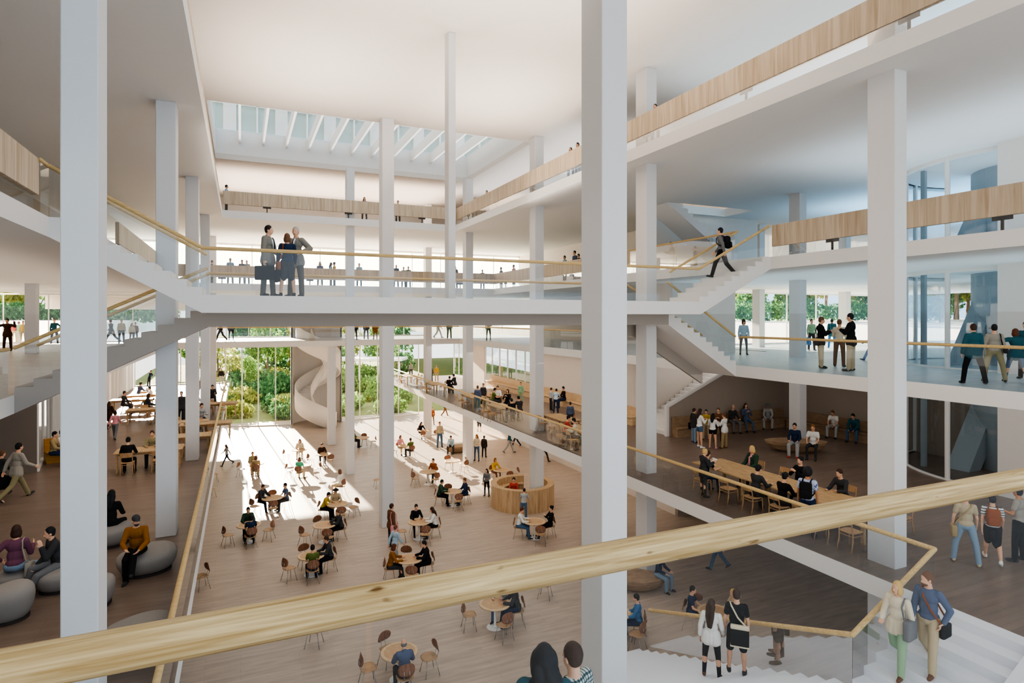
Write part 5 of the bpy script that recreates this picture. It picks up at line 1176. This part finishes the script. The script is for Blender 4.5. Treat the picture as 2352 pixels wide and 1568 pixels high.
pp = q[0]; Jw = sk('book')['arm', -1]; o.matrix_world = pp.matrix_basis @ Matrix.Translation(Jw[2] + Vector((.03, .13, .0))) @ Matrix.Rotation(R(-50), 4, 'X')
q = S(1855, 1232, 1074, L1, 'stand', 12, 'afro', 'blk', 'tee', 'pat', 'trousers', 'nav', 'person in blue patterned shirt with backpack at the long table', skin='m', fine=True)
backpack(q, 'blk', 'black backpack on the person in the blue patterned shirt')
c = at(1828, 1036, L1); island(c, 1.25, .62, .46, R(-35), 'boat shaped wooden island bench with a seated pair')
for px, fy, pose, hair, hc, top, tc, bot, bc, lb, kw in ((1826, 1047, 'sit', 'short', 'blk', 'shirt', 'nav', 'trousers', 'lgr', 'person in navy shirt and grey trousers on the boat shaped bench', dict(shoe='red')), (1868, 1052, 'sit', 'bun', 'org', 'tee', 'wht', 'slim', 'dgr', 'person in white tee on the boat shaped bench', {})):
    p = at(px, fy, L1); person(p, facing(p, 190), pose, hair, hc, top, tc, bot, bc, lb, h=1.74, **kw)
bench('wooden wall bench under the taupe back wall of the right gallery', (18.7, 23.27), (25.9, 23.27), L1)
bench('wooden wall bench along the right side wall of the gallery', (25.97, 22.7), (25.97, 17), L1)
bench('pale wooden bench along the far right gallery wall', (19.05, 47), (19.05, 26.3), L1, mat='light_wood')
for px, yy, xx, pose, hair, hc, top, tc, bot, bc, a, lb in (
        (1682, 22.95, None, 'sit', 'bald', 'gry', 'shirt', 'dgr', 'trousers', 'gry', 150, 'grey haired person seated on the back wall bench'), (1714, 22.95, None, 'back', 'long', 'dbr', 'shirt', 'slt', 'slim', 'jea', 160, 'long haired person in slate seated on the back wall bench'), (1764, 22.95, None, 'hunch', 'hat', 'gry', 'sweater', 'lgr', 'trousers', 'lgr', 180, 'person in pale grey and cap seated on the back wall bench'),
        (1918, None, 25.6, 'hunch', 'short', 'brn', 'tee', 'wht', 'trousers', 'lgr', 200, 'person in white tee seated on the right side bench'), (1965, None, 25.6, 'hunch', 'short', 'blk', 'jacket', 'teal', 'trousers', 'jea', 200, 'person in dark blue jacket seated on the right side bench')):
    r_ = xy_ratio(px); X, Y = (xx, xx / r_) if xx else (yy * r_, yy)
    p = Vector((X, Y, L1)); person(p, facing(p, a), pose, hair, hc, top, tc, bot, bc, lb, h=1.74)
for px, fy, hy, pose, a, hair, hc, top, tc, bot, bc, lb, sh in (
        (1594, 1016, 937, 'stand', 60, 'short', 'dbr', 'jacket', 'dgr', 'trousers', 'ljn', 'person in dark jacket with black bag at left of the standing group', 'nav'), (1607, 1028, 938, 'fold', 60, 'long', 'dbr', 'shirt', 'wht', 'brief', 'jea', 'long haired person in denim shorts in the standing group', 'wht'),
        (1622, 1010, 940, 'fold', 190, 'short', 'blk', 'shirt', 'mus', 'trousers', 'bei', 'person in mustard shirt facing us in the standing group', 'brn'), (1637, 1030, 949, 'fold', 20, 'long', 'blk', 'shirt', 'wht', 'brief', 'blk', 'black haired person in white top and dark shorts in the group', 'pnk'),
        (1650, 1014, 936, 'fold', 190, 'short', 'brn', 'shirt', 'brn', 'trousers', 'dbr', 'person in brown facing us in the standing group', 'dbr'), (1664, 1029, 948, 'fold', 300, 'short', 'brn', 'loose', 'wht', 'trousers', 'tan', 'person in loose white shirt at right of the standing group', 'brn')):
    q = S(px, fy, hy, L1, pose, a, hair, hc, top, tc, bot, bc, lb, shoe=sh)
    if px == 1594: shoulder_bag(q, 'blk', 'black bag of the person at left of the standing group', -1, (.34, .14, .34))
# right gallery foreground group
q = S(2218, 1293, 1128, L1, 'wide', 350, 'short', 'brn', 'tee', 'bei', 'trousers', 'ljn', 'person in beige tee and jeans walking away below the handrail', fine=True, shoe='bei')
shoulder_bag(q, 'tan', 'tan bag with long strap on the person in the beige tee', -1, (.3, .12, .28), -.14, True)
q = S(2280, 1290, 1133, L1, 'walk', 355, 'short', 'blk', 'tee', 'stripe', 'skirt', 'blk', 'person in striped white top and black skirt walking away', fine=True, fem=True, shoe='wht')
backpack(q, 'rst', 'rust red backpack on the person in the black skirt')
S(2340, 1288, 1118, L1, 'talk', 285, 'short', 'blk', 'tee', 'silv', 'trousers', 'blk', 'person in grey shirt and black trousers at the right picture edge', fine=True, skin='m')
# far part of the right gallery
for i, (px, py, w) in enumerate(((1152, 932, 'in front of the far column'), (1088, 908, 'behind the far column'), (1000, 880, 'near the bright far windows'), (1290, 958, 'right of the reception column'), (1125, 905, 'beside the long pale bench'), (940, 862, 'farthest toward the garden'), (1335, 985, 'at the glass right of the reception column'))):
    t, c = rtable('rt', 2.2, 1.0, px, py, L1, R(90), 'pale reading table ' + w)
    for k, (dx, dy, tr) in enumerate(((-.5, -.72, 0), (.5, -.72, 0), (-.5, .72, 180), (.5, .72, 180))):
        seat_at(c, R(90), dx, dy, tr, L1, f"{['near left', 'far left', 'near right', 'far right'][k]} chair, table {w}")
for px, fy, hy, pose, a, hair, hc, top, tc, bot, bc, lb in (
        (1097, 945, 885, 'stand', 20, 'short', 'brn', 'shirt', 'slt', 'trousers', 'jea', 'person in blue grey shirt standing at the gallery rail'), (1110, 935, 880, 'stand', 200, 'short', 'blk', 'shirt', 'dgr', 'trousers', 'dgr', 'person in dark shirt close behind the blue grey shirt'),
        (1143, 934, None, 'sit', 180, 'short', 'blk', 'shirt', 'wht', 'trousers', 'dgr', 'person in white shirt seated at the gallery table'), (1131, 940, None, 'table', 80, 'short', 'blk', 'tee', 'oli', 'trousers', 'dgr', 'person in green tee seated at the gallery table'),
        (1165, 945, None, 'back', 200, 'bob', 'dbr', 'sweater', 'blk', 'slim', 'blk', 'person in black with crossed arms at the gallery table'), (1178, 972, None, 'table', 330, 'short', 'blk', 'shirt', 'blk', 'trousers', 'blk', 'first of two dark clad people seated near the glass'), (1194, 965, None, 'table', 330, 'short', 'blk', 'shirt', 'dgr', 'trousers', 'dgr', 'second of two dark clad people seated near the glass'),
        (1196, 925, 886, 'stand', 180, 'short', 'dbr', 'shirt', 'sage', 'trousers', 'sage', 'person in green standing before the long pale bench'), (1277, 948, 892, 'leanrail', 10, 'short', 'blk', 'shirt', 'lbl', 'trousers', 'nav', 'person in pale blue shirt bending at the wall bench'),
        (1266, 942, 893, 'stand', 60, 'short', 'dbr', 'shirt', 'lgr', 'trousers', 'dgr', 'person in grey beside the pale blue shirt at the wall bench'), (1296, 936, None, 'sit', 250, 'short', 'blk', 'shirt', 'blk', 'trousers', 'nav', 'person in black seated on the pale wall bench'),
        (1310, 985, 932, 'stand', 10, 'short', 'dbr', 'shirt', 'slt', 'trousers', 'dgr', 'person in slate jumper standing right of the reception column'), (1298, 1022, None, 'table', 90, 'short', 'blk', 'shirt', 'red', 'trousers', 'dgr', 'person in red seated at the glass by the foreground column'), (1326, 1030, None, 'table', 270, 'short', 'blk', 'shirt', 'crm', 'trousers', 'dgr', 'person in cream seated at the glass by the foreground column'),
        (1031, 905, None, 'table', 20, 'short', 'blk', 'shirt', 'blk', 'trousers', 'blk', 'person in black seated left of the far column'), (1046, 898, None, 'table', 300, 'short', 'blk', 'shirt', 'dgr', 'trousers', 'dgr', 'person in charcoal seated left of the far column'),
        (990, 876, 842, 'stand', 150, 'short', 'dbr', 'shirt', 'brn', 'trousers', 'dgr', 'person in brown near the bright far windows'), (1003, 874, 840, 'stand', 190, 'short', 'brn', 'shirt', 'yel', 'trousers', 'bei', 'person in yellow near the bright far windows'), (944, 866, 838, 'stand', 180, 'short', 'dbr', 'shirt', 'lgr', 'trousers', 'dgr', 'pale person farthest along the right gallery'),
        (1078, 868, 832, 'stand', 180, 'short', 'brn', 'shirt', 'tan', 'trousers', 'brn', 'tan clad person right of the far column by the wall')):
    S(px, fy, hy, L1, pose, a, hair, hc, top, tc, bot, bc, lb)
# ================================================================== LIGHT, SKY, CAMERA
w = bpy.data.worlds.new('sky'); SC.world = w; w.use_nodes = True; nt = w.node_tree; bg = nt.nodes['Background']
tc = nt.nodes.new('ShaderNodeTexCoord'); sp_ = nt.nodes.new('ShaderNodeSeparateXYZ'); nt.links.new(tc.outputs['Generated'], sp_.inputs[0])
mr = nt.nodes.new('ShaderNodeMapRange'); mr.inputs['From Min'].default_value = -.9; mr.inputs['From Max'].default_value = .9
ma = nt.nodes.new('ShaderNodeMath'); ma.operation = 'MULTIPLY_ADD'; ma.inputs[1].default_value = -.28; nt.links.new(sp_.outputs['Y'], ma.inputs[0]); nt.links.new(sp_.outputs['X'], ma.inputs[2]); nt.links.new(ma.outputs[0], mr.inputs['Value'])
rp = ramp(nt, [(0, (1.0, .93, .82, 1)), (.45, (.98, .96, .93, 1)), (1, (.42, .70, 1.0, 1))]); nt.links.new(mr.outputs[0], rp.inputs[0]); nt.links.new(rp.outputs[0], bg.inputs['Color'])
bg.inputs['Strength'].default_value = 2.15
sl = bpy.data.lights.new('sun', 'SUN'); sl.energy = 46; sl.angle = R(.6); sl.color = (1, .85, .64)
so = bpy.data.objects.new('sun', sl); C.objects.link(so); so.rotation_euler = Vector((.073, -1, -.263)).to_track_quat('-Z', 'Y').to_euler(); so.location = (0, 70, 30)
def area(name, loc, sx, sy, e, col, up):  # unseen fill lamps added to brighten the interior, not real fittings
    l = bpy.data.lights.new(name, 'AREA'); l.shape = 'RECTANGLE'; l.size = sx; l.size_y = sy; l.energy = e; l.color = col; l.spread = R(120) if up else math.pi
    o = bpy.data.objects.new(name, l); C.objects.link(o); o.location = loc; o.rotation_euler = (math.pi if up else 0, 0, 0); o.visible_glossy = False; return o
WARM, NEUT = (1, .86, .72), (1, .95, .9)
area('ceiling_fill', (5.9, 14, L4 - 1.5), 10.5, 7, 650, (1, .9, .8), True)  # added fills in mid-air that lift the main ceiling
area('ceiling_fill', (9.8, 23, L4 - 1.5), 5, 7, 430, (1, .9, .8), True)
area('ceiling_fill', (2.4, 23, L4 - 1.5), 5.4, 7, 430, (1, .9, .8), True)
area('blue_fill', (33, 11, L3 + .6), 13, 22, 2200, (.38, .7, 1), True)  # added lamps that tint the right-hand ceilings blue
area('blue_fill', (27, 10, L4 + .6), 16, 22, 3200, (.38, .7, 1), True)
area('gallery_up_fill', (-9, 26, L3 + .8), 8, 40, 60, (1, .88, .76), True)  # added upward fills for the gallery ceilings, no fittings there
area('gallery_up_fill', (6, 44, L4 + 1.0), 16, 7, 1300, WARM, True)
area('gallery_up_fill', (17, 33, L4 + 1.0), 6, 18, 500, (.9, .95, 1), True)
area('gallery_up_fill', (6, 46, L3 + 1.1), 16, 5, 350, WARM, True)
area('gallery_down_fill', (19.5, 15, L2 - TS - .06), 10, 14, 170, NEUT, False)  # added downward fill under the slab, hidden from the camera
area('gallery_up_fill', (-10, 28, L2 + 1.95), 9, 36, 380, (1, .82, .66), True)
area('gallery_up_fill', (25, 15, L2 + 1.95), 13, 20, 420, (.6, .85, 1), True)
area('blue_fill', (21.5, 7, L3 + .6), 8, 18, 420, (.72, .87, 1), True)
area('blue_fill', (16.5, 9, L4 + .6), 6, 20, 420, (.72, .87, 1), True)
area('stair_fill', (21.5, 24.7, L2 - TS - .06), 4.5, 1.6, 22, NEUT, False)  # added fill inside the dark stair opening
area('gallery_down_fill', (16, 40, L2 - TS - .06), 5, 26, 420, WARM, False)
area('skylight_fill', (6.2, 33, CEIL + .32), 14, 9, 700, (1, .97, .93), True)  # added fill that brightens the skylight well and fins
area('gallery_down_fill', (16, 38, L1 - TS - .06), 5, 30, 380, WARM, False)
area('gallery_down_fill', (-4.6, 30, L2 - TS - .06), 5, 36, 380, WARM, False)
cd = bpy.data.cameras.new('camera'); co = bpy.data.objects.new('camera', cd); C.objects.link(co)
co.location = (0, 0, EYE); co.rotation_euler = (R(90), 0, -TH); cd.sensor_width = 36; cd.lens = F / 2352 * 36; cd.shift_y = -(784 - CY) / 2352
cd.clip_start = .05; cd.clip_end = 600; SC.camera = co
SC.view_settings.view_transform = 'AgX'; SC.view_settings.look = 'AgX - Medium High Contrast'; SC.view_settings.exposure = 0.05
cy = SC.cycles; cy.use_fast_gi = True; cy.fast_gi_method = 'ADD'; w.light_settings.ao_factor = .19; w.light_settings.distance = 12
cy = SC.cycles; cy.max_bounces = 6; cy.diffuse_bounces = 4; cy.glossy_bounces = 2; cy.use_adaptive_sampling = True; cy.adaptive_threshold = .08; cy.adaptive_min_samples = 16; cy.transmission_bounces = 4; cy.transparent_max_bounces = 14
cy.caustics_reflective = False; cy.caustics_refractive = False; cy.sample_clamp_indirect = 8; cy.use_denoising = True
